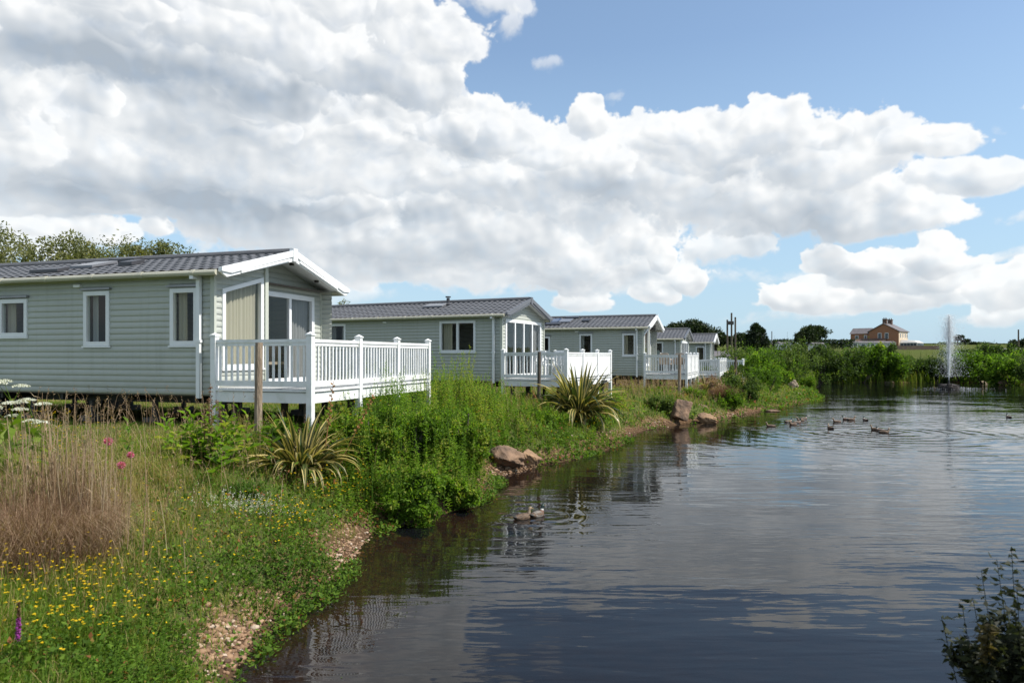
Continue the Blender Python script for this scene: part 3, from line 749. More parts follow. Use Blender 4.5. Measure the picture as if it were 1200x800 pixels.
# solar panel on the third caravan's roof is its own look: blue glass by the ridge
third = [o for o in bpy.data.objects if o.get('label') == spec[2][4]][0]
sl2 = RISE/(3.9/2)
for x_, wd_ in ((-4.75, .42),):
    y0_, y1_ = .72, 1.45; zz = lambda y: WZ+WH+.10+y*sl2
    m_ = MB(); m_.prism([(x_-wd_,y0_,zz(y0_)),(x_+wd_,y0_,zz(y0_)),(x_+wd_,y1_,zz(y1_)),(x_-wd_,y1_,zz(y1_))], [(x_-wd_,y0_,zz(y0_)+.05),(x_+wd_,y0_,zz(y0_)+.05),(x_+wd_,y1_,zz(y1_)+.05),(x_-wd_,y1_,zz(y1_)+.05)])
    po = m_.build('solar_panel', M['panelblue'], third); po['label'] = 'blue glass solar panel on the roof'

# ------------------------------------------------------------------ decks with white rails
def deck(xy, rz, gz, t, ln, label, solid, fine, fz=.74, rail=.86, step_in=True):
    root = empty('veranda_deck', (xy[0], xy[1], gz), rz)
    tag(root, label, 'deck', 'white railed decks in front of the caravans')
    y0 = -.10
    fb = MB()
    n = int((t-.06)/.14)
    for k in range(n):
        x = .07+k*(t-.06)/n
        fb.box((x, y0+.03, fz-.035),(x+(t-.06)/n-.012, ln-.02, fz))
    if step_in: fb.box((-.27,1.52,fz-.035),(.066,3.85,fz))
    fb.build('floor_board', M['deckboard'], root)
    fa = MB()
    fa.box((.08,y0-.01,fz-.24),(t,y0+.025,fz-.06)); fa.box((.08,y0-.04,fz-.045),(t+.03,y0+.022,fz-.012))
    fa.box((t-.02,y0+.03,fz-.24),(t+.015,ln,fz-.06)); fa.box((t-.018,y0+.03,fz-.045),(t+.045,ln,fz-.012))
    fa.box((.08,ln+.003,fz-.24),(t+.01,ln+.035,fz-.06))
    fa.build('fascia', M['deckwhite'], root)
    lg = []
    for x in (.3, t-.25):
        for y in np.linspace(y0+.3, ln-.2, 4):
            a = math.cos(rz)*x-math.sin(rz)*y+xy[0]; b = math.sin(rz)*x+math.cos(rz)*y+xy[1]
            g = hz(a, b)-gz
            MB().box((x-.05,y-.05,g-.25),(x+.05,y+.05,fz-.24)).build('leg', M['timber_dark'], root)
    runs = [((.10,y0),(t,y0),1,False), ((t,y0),(t,ln),3,solid), ((t,ln),(.10,ln),1,False)]
    def post(x, y, low):
        a = math.cos(rz)*x-math.sin(rz)*y+xy[0]; b = math.sin(rz)*x+math.cos(rz)*y+xy[1]
        g = hz(a, b)-gz-.3 if low else fz-.25
        po = MB().box((x-.052,y-.052,g),(x+.052,y+.052,fz+rail+.06)).build('post', M['deckwhite'], root)
        c = MB(); c.box((x-.066,y-.066,fz+rail+.06),(x+.066,y+.066,fz+rail+.085))
        c.add([(x-.056,y-.056,fz+rail+.085),(x+.056,y-.056,fz+rail+.085),(x+.056,y+.056,fz+rail+.085),(x-.056,y+.056,fz+rail+.085),(x,y,fz+rail+.125)], [(0,1,4),(1,2,4),(2,3,4),(3,0,4)])
        c.build('post_cap', M['deckwhite'], po)
    for ri, (a, b, bays, sol) in enumerate(runs):
        for k in range(bays):
            p0 = np.array(a)+(np.array(b)-np.array(a))*k/bays; p1 = np.array(a)+(np.array(b)-np.array(a))*(k+1)/bays
            if not (ri == 2): post(p0[0], p0[1], True if ri == 1 or k == 0 else False)
            elif k == 0: post(p0[0], p0[1], True)
            if ri == 2 and k == bays-1: post(p1[0], p1[1], False)
            d = p1-p0; l_ = np.linalg.norm(d); d = d/l_; nn = np.array([-d[1], d[0]])
            def bar(m, s0, s1, hw, za, zb):
                q0 = p0+d*s0; q1 = p0+d*s1
                c = [q0+nn*hw, q1+nn*hw, q1-nn*hw, q0-nn*hw]
                m.prism([(v[0],v[1],za) for v in c], [(v[0],v[1],zb) for v in c])
            rl = MB()
            bar(rl, .052, l_-.052, .038, fz+rail-.055, fz+rail-.002); bar(rl, .052, l_-.052, .022, fz+rail-.115, fz+rail-.058) ; bar(rl, .052, l_-.052, .026, fz+.04, fz+.135)
            nb = int(l_/.125)
            if sol:
                ro = rl.build('railing', M['deckwhite'], root)
                pm = MB(); bar(pm, .055, l_-.055, .012, fz+.137, fz+rail-.117); pm.build('infill_panel', M['deckwhite'], ro)
            elif fine:
                ro = rl.build('railing', M['deckwhite'], root)
                for j in range(1, nb+1):
                    s_ = l_*j/(nb+1)
                    m = MB(); bar(m, s_-.019, s_+.019, .012, fz+.137, fz+rail-.117); m.build('baluster', M['deckwhite'], ro)
            else:
                for j in range(1, nb+1):
                    s_ = l_*j/(nb+1); bar(rl, s_-.019, s_+.019, .012, fz+.137, fz+rail-.117)
                rl.build('railing', M['deckwhite'], root)
    return root
deck((-5.37,12.3), spec[0][2], 1.69, 2.06, 4.8, 'white railed deck of slim balusters at the nearest caravan', False, True)
d2 = deck((-.34,22.6), spec[1][2], 1.52, 2.32, 4.47, 'white deck with solid white side panels behind the large striped flax', True, True, fz=.74, step_in=False)
MB().box((2.345,3.35,.62-.10),(2.365,4.0,.70-.10)).build('name_plate', M['dark'], d2)
deck((5.99,31.2), spec[2][2], 1.45, 1.95, 4.6, 'white deck holding beige chairs, solid panels on its pond side', True, True)
deck((9.85,40), spec[3][2], 1.17, 2.2, 4.4, 'small far white deck in front of the fourth caravan', False, False, step_in=False)
deck((13.9,48), spec[4][2], 1.10, 2.2, 4.4, 'farthest white deck, beside the small white gable', True, False)

# ------------------------------------------------------------------ chairs and a table
def chair(name, label, mt, legm, slats=False, group=None):
    root = empty(name, (0,0,0)); tag(root, label, 'chair', group)
    MB().box((-.23,-.23,.42),(.23,.23,.48)).build('seat', M[mt], root)
    if slats:
        b = MB(); b.box((-.23,.19,.86),(.23,.23,.92)); b.box((-.23,.19,.52),(.23,.23,.56)); b.box((-.23,.195,.70),(.23,.225,.735))
        for x in (-.21,-.07,.07,.21): b.box((x-.02,.193,.48),(x+.02,.227,.88))
    else:
        b = MB(); pr = []
        for i in range(9):
            tt = i/8; pr.append((-.23+.46*tt, .19+.05*(1-(2*tt-1)**2)))
        for k in range(8):
            (xa, ya), (xb, yb) = pr[k], pr[k+1]; ha = .95-.10*(2*k/8-1)**4; hb_ = .95-.10*(2*(k+1)/8-1)**4
            b.prism([(xa,ya,.48),(xb,yb,.48),(xb,yb+.07,hb_),(xa,ya+.07,ha)], [(xa,ya+.06,.48),(xb,yb+.06,.48),(xb,yb+.13,hb_),(xa,ya+.13,ha)])
    b.build('backrest', M[mt], root)
    for (x, y) in ((-.2,-.2),(.2,-.2),(-.2,.2),(.2,.2)):
        MB().box((x-.02,y-.02,0),(x+.02,y+.02,.42)).build('leg', M[legm], root)
    for x in (-.26, .22):
        a = MB(); a.box((x,-.2,.64),(x+.04,.22,.67)); a.box((x,-.2,.45),(x+.04,-.16,.64)); a.build('armrest', M[mt], root)
    return root
def place(o, frame, x, y, z, rz):
    (xy, a, gz) = frame
    o.location = (xy[0]+math.cos(a)*x-math.sin(a)*y, xy[1]+math.sin(a)*x+math.cos(a)*y, gz+z); o.rotation_euler = (0,0,a+rz)
F1 = ((-5.37,12.3), spec[0][2], 1.69); F2 = ((-.34,22.6), spec[1][2], 1.52); F3 = ((5.99,31.2), spec[2][2], 1.45)
c = chair('dining_chair', 'beige upholstered chair behind the nearest sliding door, left one', 'beige', 'black', group='beige chairs inside the nearest caravan'); place(c, F1, -.95, 2.2, .70, R(100))
c2_ = copy_tree(c); c2_['label'] = 'beige upholstered chair behind the nearest sliding door, right one by the curtain'; place(c2_, F1, -1.0, 3.1, .70, R(60))
c = chair('patio_chair', 'white slatted patio chair on the second deck, left of its table', 'deckwhite', 'deckwhite', True, 'white slatted patio chairs on the second deck'); place(c, F2, 1.15, .95, .74, R(160))
c2_ = copy_tree(c); c2_['label'] = 'white slatted patio chair on the second deck, nearer the solid panels'; place(c2_, F2, 1.75, 1.05, .74, R(195))
t = empty('patio_table', (0,0,0)); tag(t, 'white square patio table on the second deck', 'table')
MB().box((-.42,-.42,.68),(.42,.42,.72)).build('tabletop', M['deckwhite'], t)
for x in (-.36,.36):
    for y in (-.36,.36): MB().box((x-.025,y-.025,0),(x+.025,y+.025,.68)).build('leg', M['deckwhite'], t)
place(t, F2, 1.3, 2.0, .74, 0)
c = chair('patio_chair', 'beige patio chair on the third deck, nearer the doors', 'beige', 'black', group='beige patio chairs on the third deck'); place(c, F3, .9, .8, .74, R(175))
c2_ = copy_tree(c); c2_['label'] = 'beige patio chair on the third deck, beside the timber post'; place(c2_, F3, 1.5, .9, .74, R(190))

# ------------------------------------------------------------------ timber posts on the bank
def timber_post(px, D, ztop, r, mt, label, lean=.01):
    x = (px-HX)/F*D; g = hz(x, D); h = ztop-g
    root = MB()
    root.tube([(0,0,-.4),(0.004,0,h*.35),(lean,0,h*.7),(lean*1.6,.0,h)], [r*1.05,r,r*.97,r*.95], 10)
    o = root.build('timber_post', M[mt]); o.location = (x, D, g)
    tag(o, label, 'post', 'timber posts along the bank')
timber_post(302.5, 11.2, 3.22, .062, 'timber', 'weathered round timber post before the nearest deck')
timber_post(631.5, 21.0, 3.13, .055, 'timber_dark', 'dark timber post in front of the second deck')
timber_post(796, 29.4, 3.07, .07, 'timber', 'brown timber post in front of the deck with beige chairs')
timber_post(862, 42, 2.95, .08, 'timber_dark', 'short dark timber post beside the farthest white decks')
# ------------------------------------------------------------------ leaves, blades and stems as real little faces
def unit(v): return v/np.maximum(np.linalg.norm(v, axis=-1, keepdims=True), 1e-9)
def leaf_faces(pos, d, side, L, Wd, fold=.18):
    """a pointed leaf: base, two sides, tip, bent along its midrib -> verts (n*4), quads"""
    n = len(pos); nrm = np.cross(d, side)
    L = np.broadcast_to(np.asarray(L, float), (n,))[:, None]; Wd = np.broadcast_to(np.asarray(Wd, float), (n,))[:, None]
    mid = pos + d*L*.45 + nrm*L*fold*.4
    v = np.stack([pos, mid+side*Wd*.5+nrm*Wd*.15, pos+d*L-nrm*L*fold*.3, mid-side*Wd*.5+nrm*Wd*.15], 1).reshape(-1, 3)
    return v, np.arange(n*4).reshape(-1, 4)
def rand_dirs(n, up=0.0, g=rng):
    d = g.normal(size=(n, 3)); d[:, 2] += up
    return unit(d)
def side_of(d, g=rng):
    r = g.normal(size=d.shape); s = unit(np.cross(d, r)); return s
class NP:
    def __init__(s): s.v, s.q, s.t, s.tq, s.tt, s.n = [], [], [], [], [], 0
    def quads(s, v, q, tint):
        s.v.append(v); s.q.append(q+s.n); s.tq.append(np.broadcast_to(np.asarray(tint, float), (len(q),))); s.n += len(v)
    def tris(s, v, t, tint):
        s.v.append(v); s.t.append(t+s.n); s.tt.append(np.broadcast_to(np.asarray(tint, float), (len(t),))); s.n += len(v)
    def build(s, name, mats, parent=None):
        polys, tint = [], []
        if s.q: polys.append(np.concatenate(s.q)); tint.append(np.concatenate(s.tq))
        if s.t: polys.append(np.concatenate(s.t)); tint.append(np.concatenate(s.tt))
        return np_mesh(name, np.concatenate(s.v), polys, mats, parent, {'tint': np.concatenate(tint)})
def blades(npm, pos, h, w, lean, tint, g=rng, curl=1.0):
    """grass blades: two bent segments and a tip"""
    n = len(pos); az = g.uniform(0, 2*np.pi, n); out = np.stack([np.cos(az), np.sin(az), 0*az], -1)
    sd = np.stack([-np.sin(az+g.normal(0, .6, n)), np.cos(az), 0*az], -1); sd = unit(sd)
    h = h[:, None]; w = np.broadcast_to(np.asarray(w, float), (n,))[:, None]; l = lean[:, None]; up = np.array([0, 0, 1.0])
    m1 = pos + up*h*.5 + out*h*l*.28*curl; m2 = pos + up*h*(.86-.12*l) + out*h*l*.62*curl; tp = pos + up*h*(1.02-.42*l*l) + out*h*l*1.05*curl
    v = np.stack([pos-sd*w*.5, pos+sd*w*.5, m1-sd*w*.42, m1+sd*w*.42, m2-sd*w*.26, m2+sd*w*.26, tp], 1).reshape(-1, 3)
    b = np.arange(n)*7
    q = np.concatenate([np.stack([b, b+1, b+3, b+2], -1), np.stack([b+2, b+3, b+5, b+4], -1)]); t = np.stack([b+4, b+5, b+6], -1)
    npm.v.append(v); npm.q.append(q+npm.n); npm.t.append(t+npm.n); npm.tq.append(np.concatenate([tint, tint])); npm.tt.append(tint); npm.n += len(v)
    return tp
def stems(npm, base, tip, r, tint, bend=None):
    """thin three-sided stalks from base to tip"""
    n = len(base); mid = (base+tip)/2 + (bend if bend is not None else 0)
    r = np.broadcast_to(np.asarray(r, float), (n,))
    rows = []
    for p, k in ((base, 1), (mid, .8), (tip, .4)):
        for a in (0, 2.094, 4.189):
            rows.append(p + np.stack([np.cos(a)*r*k, np.sin(a)*r*k, 0*r], -1))
    v = np.stack(rows, 1).reshape(-1, 3); b = np.arange(n)*9; q = []
    for s in (0, 3):
        for a in range(3):
            q.append(np.stack([b+s+a, b+s+(a+1) % 3, b+s+3+(a+1) % 3, b+s+3+a], -1))
    npm.quads(v, np.concatenate(q), np.tile(np.broadcast_to(np.asarray(tint, float), (n,)), 6))
def leafy_stems(npm, base, h, nl, L, Wd, tint, g=rng, up=.35, lean=.14, start=.12, taper=.55, st_tint=.2, r=.004):
    """upright stems set all round with pointed leaves"""
    n = len(base); az = g.uniform(0, 6.283, n); ln = g.uniform(0, lean, n)
    tip = base + np.stack([np.cos(az)*ln*h, np.sin(az)*ln*h, h], -1)
    stems(npm, base, tip, r, st_tint)
    t = np.tile(np.linspace(start, 1, nl), n) + g.uniform(-.03, .03, n*nl)
    B = np.repeat(base, nl, 0); T = np.repeat(tip, nl, 0); p = B+(T-B)*np.clip(t, 0, 1)[:, None]
    a = np.tile(np.arange(nl)*2.4, n) + np.repeat(g.uniform(0, 6.283, n), nl) + g.normal(0, .3, n*nl)
    u = up + .55*np.clip((t-.8)/.2, 0, 1)
    d = unit(np.stack([np.cos(a), np.sin(a), u+g.normal(0, .22, n*nl)], -1)); sd = np.stack([-np.sin(a), np.cos(a), g.normal(0, .25, n*nl)], -1); sd = unit(sd)
    sz = (1-taper*np.clip((t-.35)/.65, 0, 1))*g.uniform(.7, 1.25, n*nl)*np.repeat(g.uniform(.85, 1.15, n), nl)
    v, q = leaf_faces(p, d, sd, L*sz, Wd*sz, .25)
    npm.quads(v, q, np.clip(np.repeat(tint, nl)+g.normal(0, .13, n*nl), 0, 1))
    return tip

GREEN = leafmat('meadow grass', [(0,(.048,.088,.010)),(.3,(.11,.185,.018)),(.62,(.195,.26,.032)),(.8,(.29,.245,.085)),(1,(.40,.29,.15))], .45, .55, .2)
DRY = leafmat('dry grass', [(0,(.15,.085,.05)),(.5,(.30,.20,.12)),(1,(.47,.37,.25))], .35, .7, .2, .9)
WEED = leafmat('tall weed leaves', [(0,(.036,.075,.010)),(.45,(.10,.19,.018)),(.8,(.17,.285,.030)),(1,(.27,.29,.06))], .5, .6, .2)
COVER = leafmat('creeping leaves', [(0,(.028,.058,.010)),(.5,(.08,.15,.018)),(.85,(.15,.24,.028)),(1,(.24,.10,.04))], .4, .7, .15)
SHRUB = leafmat('shrub leaves', [(0,(.030,.055,.014)),(.5,(.075,.125,.025)),(1,(.14,.19,.045))], .38, .6, .2)
DARKT = leafmat('dark tree leaves', [(0,(.012,.022,.010)),(.5,(.022,.040,.014)),(1,(.045,.065,.02))], .25, .5, .3)
OLIVE = leafmat('willow leaves', [(0,(.075,.09,.03)),(.5,(.15,.165,.06)),(1,(.23,.225,.10))], .4, .5, .3)
FLAX = leafmat('flax blades', [(0,(.035,.055,.016)),(.45,(.06,.085,.024)),(.55,(.36,.29,.09)),(1,(.58,.47,.19))], .3, .38, .5, .95)
RED = leafmat('bronze leaves', [(0,(.085,.040,.025)),(.5,(.25,.148,.09)),(1,(.45,.335,.22))], .3, .7, .2, .8)
YEL = leafmat('yellow petals', [(0,(.62,.40,.01)),(1,(.80,.60,.03))], .35, .5, .2, .8)
WHITEF = leafmat('white florets', [(0,(.55,.56,.46)),(1,(.75,.75,.68))], .3, .7, .1, .8)
PINK = leafmat('pink petals', [(0,(.62,.13,.26)),(1,(.75,.28,.42))], .35, .6, .2, .9)
PURP = leafmat('purple florets', [(0,(.25,.04,.24)),(1,(.42,.09,.40))], .35, .6, .2, .9)
ORANGE = leafmat('orange bracts', [(0,(.28,.13,.06)),(1,(.55,.30,.13))], .3, .6, .2, .9)
STEM = mk('stalk', (.13,.11,.05), .7, (.08,.075,.03), 6)
BARK = mk('bark', (.11,.09,.07), .9, (.06,.05,.04), 5, 5, bump=.6)

# caravans and decks keep the grass short
FOOT = [((-5.37,12.3), spec[0][2], 10.6, 2.06), ((-.34,22.6), spec[1][2], 10.6, 2.3), ((5.99,31.2), spec[2][2], 10.6, 1.95), ((9.85,40), spec[3][2], 10.6, 2.2), ((13.9,48), spec[4][2], 10.6, 2.2)]
def under(x, y, m=0.0):
    r = np.zeros(np.shape(x), bool)
    for (xy, a, L, t) in FOOT:
        dx = x-xy[0]; dy = y-xy[1]; lx = dx*math.cos(a)+dy*math.sin(a); ly = -dx*math.sin(a)+dy*math.cos(a)
        r |= (lx > -L-m) & (lx < .1) & (ly > -.1-m) & (ly < 3.6+m)
        r |= (lx > 0) & (lx < t+m) & (ly > -.15-m) & (ly < 4.9+m)
    return r
def scatter(n, x0, x1, y0, y1, g=rng):
    x = g.uniform(x0, x1, n); y = g.uniform(y0, y1, n)
    ok = (x/np.maximum(y, .1) > -.86) & (x/np.maximum(y, .1) < .9)
    x, y = x[ok], y[ok]
    s = sdist(x, y); z = height(x, y, s)
    return x, y, z, s
def pick(*a): 
    m = a[-1]; return [v[m] for v in a[:-1]]

# ---- meadow grass of the bank -------------------------------------------------------------
gm = NP(); dm = NP()
for (y0, y1, dens, wmul) in ((2.6, 5, 2600, 1.0), (5, 9, 1700, 1.15), (9, 14, 900, 1.4), (14, 24, 380, 2.0), (24, 36, 170, 2.8), (36, 58, 60, 4.2)):
    x0 = -.8*y1; x1 = {5:.5, 9:-1.2, 14:0.2, 24:4.5, 36:14, 58:22}[y1]
    x, y, z, s = scatter(int(dens*(x1-x0)*(y1-y0)), x0, x1, y0, y1)
    n1 = fbm(x*.9, y*.9, 51, 3); n2 = fbm(x*2.6, y*2.6, 52, 3); n3 = fbm(x*.45, y*.45, 53, 2)
    keep = (z > WL+.05) & (s > .10) & ~under(x, y, -.3) & (rng.random(len(x)) < np.clip((s-.1)*1.3+(n2-.35)*1.5, .0, 1))
    # the shaven lawn round the caravans stays short
    lawn = sstep(3.2, 4.6, s + 1.5*(n1-.5)) if y0 >= 9 else sstep(10.1, 10.8, y)
    x, y, z, s, n1, n2, n3, lawn = pick(x, y, z, s, n1, n2, n3, lawn, keep)
    px, py = proj(x, y, z)
    h = (.10+.34*np.clip(n2-.2, 0, 1)*np.clip(s/1.6, .25, 1)+.16*np.clip(n3-.4, 0, 1))*rng.uniform(.55, 1.25, len(x))
    low = np.exp(-((px-285)/90)**2-((py-640)/55)**2)           # the close green turf towards the shingle
    h = h*(1-.55*np.clip(low*1.4, 0, 1))
    h = h*(1-lawn) + (.035+.05*rng.random(len(x)))*lawn
    tint = np.clip(.42+.5*(n1-.5)+.35*(n2-.5)+rng.normal(0, .15, len(x))-.12*low, 0, 1)
    dryw = np.clip(1.5*(fbm(x*.7+3, y*.7, 61, 3)-.42)+.75*np.exp(-((px-120)/150)**2-((py-590)/80)**2)+.5*sstep(600, 640, px)*sstep(480, 440, py), 0, .9)
    dry = rng.random(len(x)) < dryw
    tint = np.where(dry, rng.uniform(.74, 1, len(x)), np.minimum(tint, .74))
    blades(gm, np.stack([x, y, z-.01], -1), h*np.where(dry, 1.25, 1), .0055*wmul*rng.uniform(.6, 1.3, len(x)), rng.uniform(.1, .95, len(x)), tint)
o = gm.build('meadow_grass', GREEN); tag(o, 'long green meadow grass with dry straws on the bank and lawn', 'grass', kind='stuff')

# ---- fine dry seed heads, thickest in the left foreground and by the far decks -------------
x, y, z, s = scatter(38000, -9, 16, 3, 44)
px, py = proj(x, y, z)
w = .9*np.exp(-((px-120)/150)**2-((py-600)/90)**2) + .6*np.exp(-((px-240)/130)**2-((py-565)/55)**2) + 1.0*np.exp(-((px-770)/80)**2-((py-455)/22)**2) + .4*np.exp(-((px-560)/50)**2-((py-470)/30)**2) + .25*np.exp(-((px-850)/40)**2-((py-455)/25)**2)
k = (s > .5) & ~under(x, y) & (rng.random(len(x)) < w*(.25+fbm(x*1.5, y*1.5, 66, 2)))
x, y, z = pick(x, y, z, k)
n = len(x); hh = rng.uniform(.35, .85, n)*np.clip(1.1-(y-8)*.012, .8, 1)
ptop = blades(dm, np.stack([x, y, z], -1), hh, .0032+.00022*y, rng.uniform(.1, .7, n), rng.uniform(.25, 1, n))
for kk in range(7):                                               # spikelets
    d = rand_dirs(n, .9); p = ptop + np.array([0, 0, -.013])*kk*(1+.04*y)[:, None]
    v, q_ = leaf_faces(p, d, side_of(d), .022+.0012*y, .006+.0004*y); dm.quads(v, q_, rng.uniform(.2, .8, n))
o = dm.build('dry_grass', DRY); tag(o, 'straw coloured seeding grass heads over the bank', 'dry grass', kind='stuff')

# ---- creeping broad leaves along the water ------------------------------------------------
cm = NP()
for (y0, y1, dens, sz) in ((2.6, 5.5, 1500, .85), (5.5, 9, 1000, 1.0), (9, 15, 560, 1.3), (15, 26, 260, 1.9), (26, 50, 80, 3.0)):
    x0 = -.75*y1; x1 = {5.5:.5, 9:-1.2, 15:.6, 26:6, 50:22}[y1]
    x, y, z, s = scatter(int(dens*(x1-x0)*(y1-y0)), x0, x1, y0, y1)
    px, py = proj(x, y, z)
    n1 = fbm(x*1.3, y*1.3, 81, 3)
    shing = np.exp(-((px-262)/40)**2-((py-752)/46)**2) + np.exp(-((px-415)/36)**2-((py-642)/24)**2) + np.exp(-((px-600)/45)**2-((py-553)/10)**2) + np.exp(-((px-720)/45)**2-((py-507)/7)**2) + np.exp(-((px-780)/22)**2-((py-495)/6)**2) + .9*np.exp(-((px-865)/35)**2-((py-484)/5)**2)
    pr = (.10*sstep(3.4, 1.4, s) + .75*sstep(1.3, .4, s))*np.clip(.35+1.6*(n1-.3), 0, 1)*(1-np.clip(shing*1.8, 0, 1))
    pr = pr + .85*np.exp(-((px-120)/110)**2-((py-770)/40)**2)*np.clip(.3+n1, 0, 1) + .6*np.exp(-((px-330)/60)**2-((py-680)/25)**2)
    k = (s > -.28*np.clip(n1*2-.4, 0, 1)) & (rng.random(len(x)) < pr) & ~under(x, y)
    x, y, z, s, n1, px, py = pick(x, y, z, s, n1, px, py, k)
    n = len(x)
    lift = np.where((px < 330) & (py > 640), .10, .16)*(.4+np.clip(s, 0, 1.2))*np.clip(.3+n1, .3, 1.1)
    darkl = np.exp(-((px-340)/60)**2-((py-680)/28)**2)
    for rep in range(3):
        p = np.stack([x, y, np.maximum(z, WL)], -1) + rng.normal(0, .035, (n, 3))*sz; p[:, 2] = np.maximum(z, WL)+.012+np.abs(rng.normal(0, 1, n))*lift*.75
        d = rand_dirs(n, .35); d[:, 2] = np.abs(d[:, 2])*.8; d = unit(d)
        sd = unit(np.cross(d, np.array([0, 0, 1.0])+rng.normal(0, .35, (n, 3))))
        L = .042*sz*rng.uniform(.6, 1.5, n)
        v, q_ = leaf_faces(p, d, sd, L, L*rng.uniform(.45, .75, n), .15)
        cm.quads(v, q_, np.clip(.5+.5*(n1-.5)+rng.normal(0, .2, n)-.25*darkl + np.where(rng.random(n) < .025, .6, 0), 0, 1))
o = cm.build('ground_cover', COVER); tag(o, 'low creeping green leaves along the water edge', 'ground cover', kind='stuff')

# ---- tall green weeds between the decks and the water -------------------------------------
wm = NP()
x, y, z, s = scatter(26000, -4.5, 5, 8, 22)
px, py = proj(x, y, z)
n1 = fbm(x*.8, y*.8, 91, 3)
inn = np.clip(1.3*np.exp(-((px-490)/82)**4-((py-545)/62)**4), 0, 1) + .8*np.exp(-((px-565)/40)**2-((py-505)/38)**2) + .8*np.exp(-((px-415)/55)**2-((py-512)/32)**2) + .3*np.exp(-((px-330)/40)**2-((py-515)/16)**2)
k = (s > .25) & (rng.random(len(x)) < inn*.24*(.4+1.2*n1)*(1-.95*((px > 566) & (px < 642) & (py > 536)))) & ~under(x, y, .15)
x, y, z, s, n1, px, py = pick(x, y, z, s, n1, px, py, k)
h = (.75+.45*np.clip(s/2, 0, 1))*rng.uniform(.72, 1.12, len(x))*np.clip(.55+n1, .7, 1.2)
h *= np.where(px > 560, .8, 1); h *= np.where(px < 420, .85, 1)
cl = fbm(x*1.15+7, y*1.15, 95, 2)
h *= (.62+.62*np.clip((cl-.22)*1.7, 0, 1))*(.62+.38*np.clip(inn[k]*1.4, 0, 1))*rng.choice([.55, .8, 1, 1, 1.05], len(x))
leafy_stems(wm, np.stack([x, y, z], -1), h, 54, .105, .036, np.clip(.55+.9*(n1-.5)+.9*(cl-.45)+rng.normal(0, .14, len(x)), 0, 1), start=.18, lean=.34)
print('weeds', len(x))
# lower side shoots that fill the stand towards the shingle
x, y, z, s = scatter(30000, -4, 5, 8, 20)
px, py = proj(x, y, z); n1 = fbm(x*1.1, y*1.1, 92, 3)
inn = np.exp(-((px-490)/95)**4-((py-578)/34)**4)+.6*np.exp(-((px-690)/60)**2-((py-520)/14)**2)+.5*np.exp(-((px-640)/35)**2-((py-505)/25)**2)
k = (s > .0) & (rng.random(len(x)) < inn*.16*(.3+1.3*n1)*(1-.97*((px > 566) & (px < 645) & (py > 532)))) & ~under(x, y, .15)
x, y, z, n1 = pick(x, y, z, n1, k)
leafy_stems(wm, np.stack([x, y, z], -1), rng.uniform(.2, .5, len(x)), 22, .075, .03, np.clip(.6+.8*(n1-.5)+rng.normal(0, .15, len(x)), 0, 1), lean=.5)
bushes_at = [(432,11.6,474,86,'rounded leafy bush among the weeds right of the nearest flax'),(486,12.2,462,96,'largest rounded leafy bush in the middle of the tall weeds'),(545,13.4,466,76,'leafy bush among the weeds left above the brown boulder'),(470,10.6,528,110,'low spreading leafy bush at the foot of the tall weeds'),(640,18.6,478,62,'leafy bush left of the large flax before the second deck'),(530,11.6,548,60,'small leafy bush at the water below the tall weeds'),(400,11.3,468,66,'leafy bush right beside the nearest deck corner post'),(322,11.0,488,52,'low leafy bush between the nearest timber post and flax')]
# scattered along the bank further on
x, y, z, s = scatter(9000, 1.5, 16, 16, 44)
n1 = fbm(x*.6, y*.6, 93, 3)
k = (s > .15) & (s < 3.0) & (rng.random(len(x)) < .22*np.clip((n1-.42)*5, 0, 1)) & ~under(x, y, .2)
x, y, z, n1 = pick(x, y, z, n1, k)
leafy_stems(wm, np.stack([x, y, z], -1), rng.uniform(.3, .8, len(x)), 26, .13, .045, np.clip(.5+.8*(n1-.5)+rng.normal(0, .15, len(x)), 0, 1), lean=.3, r=.007)
# leafy shoots low in the left foreground
x, y, z, s = scatter(3500, -3.4, -1.6, 2.8, 5.6)
px, py = proj(x, y, z); n1 = fbm(x*2, y*2, 94, 2)
k = (s > .25) & (rng.random(len(x)) < .16*np.exp(-((px-160)/110)**2-((py-790)/75)**2)*(.3+1.4*n1))
x, y, z = pick(x, y, z, k)
leafy_stems(wm, np.stack([x, y, z], -1), rng.uniform(.12, .30, len(x)), 18, .055, .020, rng.uniform(.15, .7, len(x)), lean=.4, r=.0025)
o = wm.build('tall_weeds', WEED); tag(o, 'dense stand of bright green leafy weeds before the decks', 'weeds', kind='stuff')

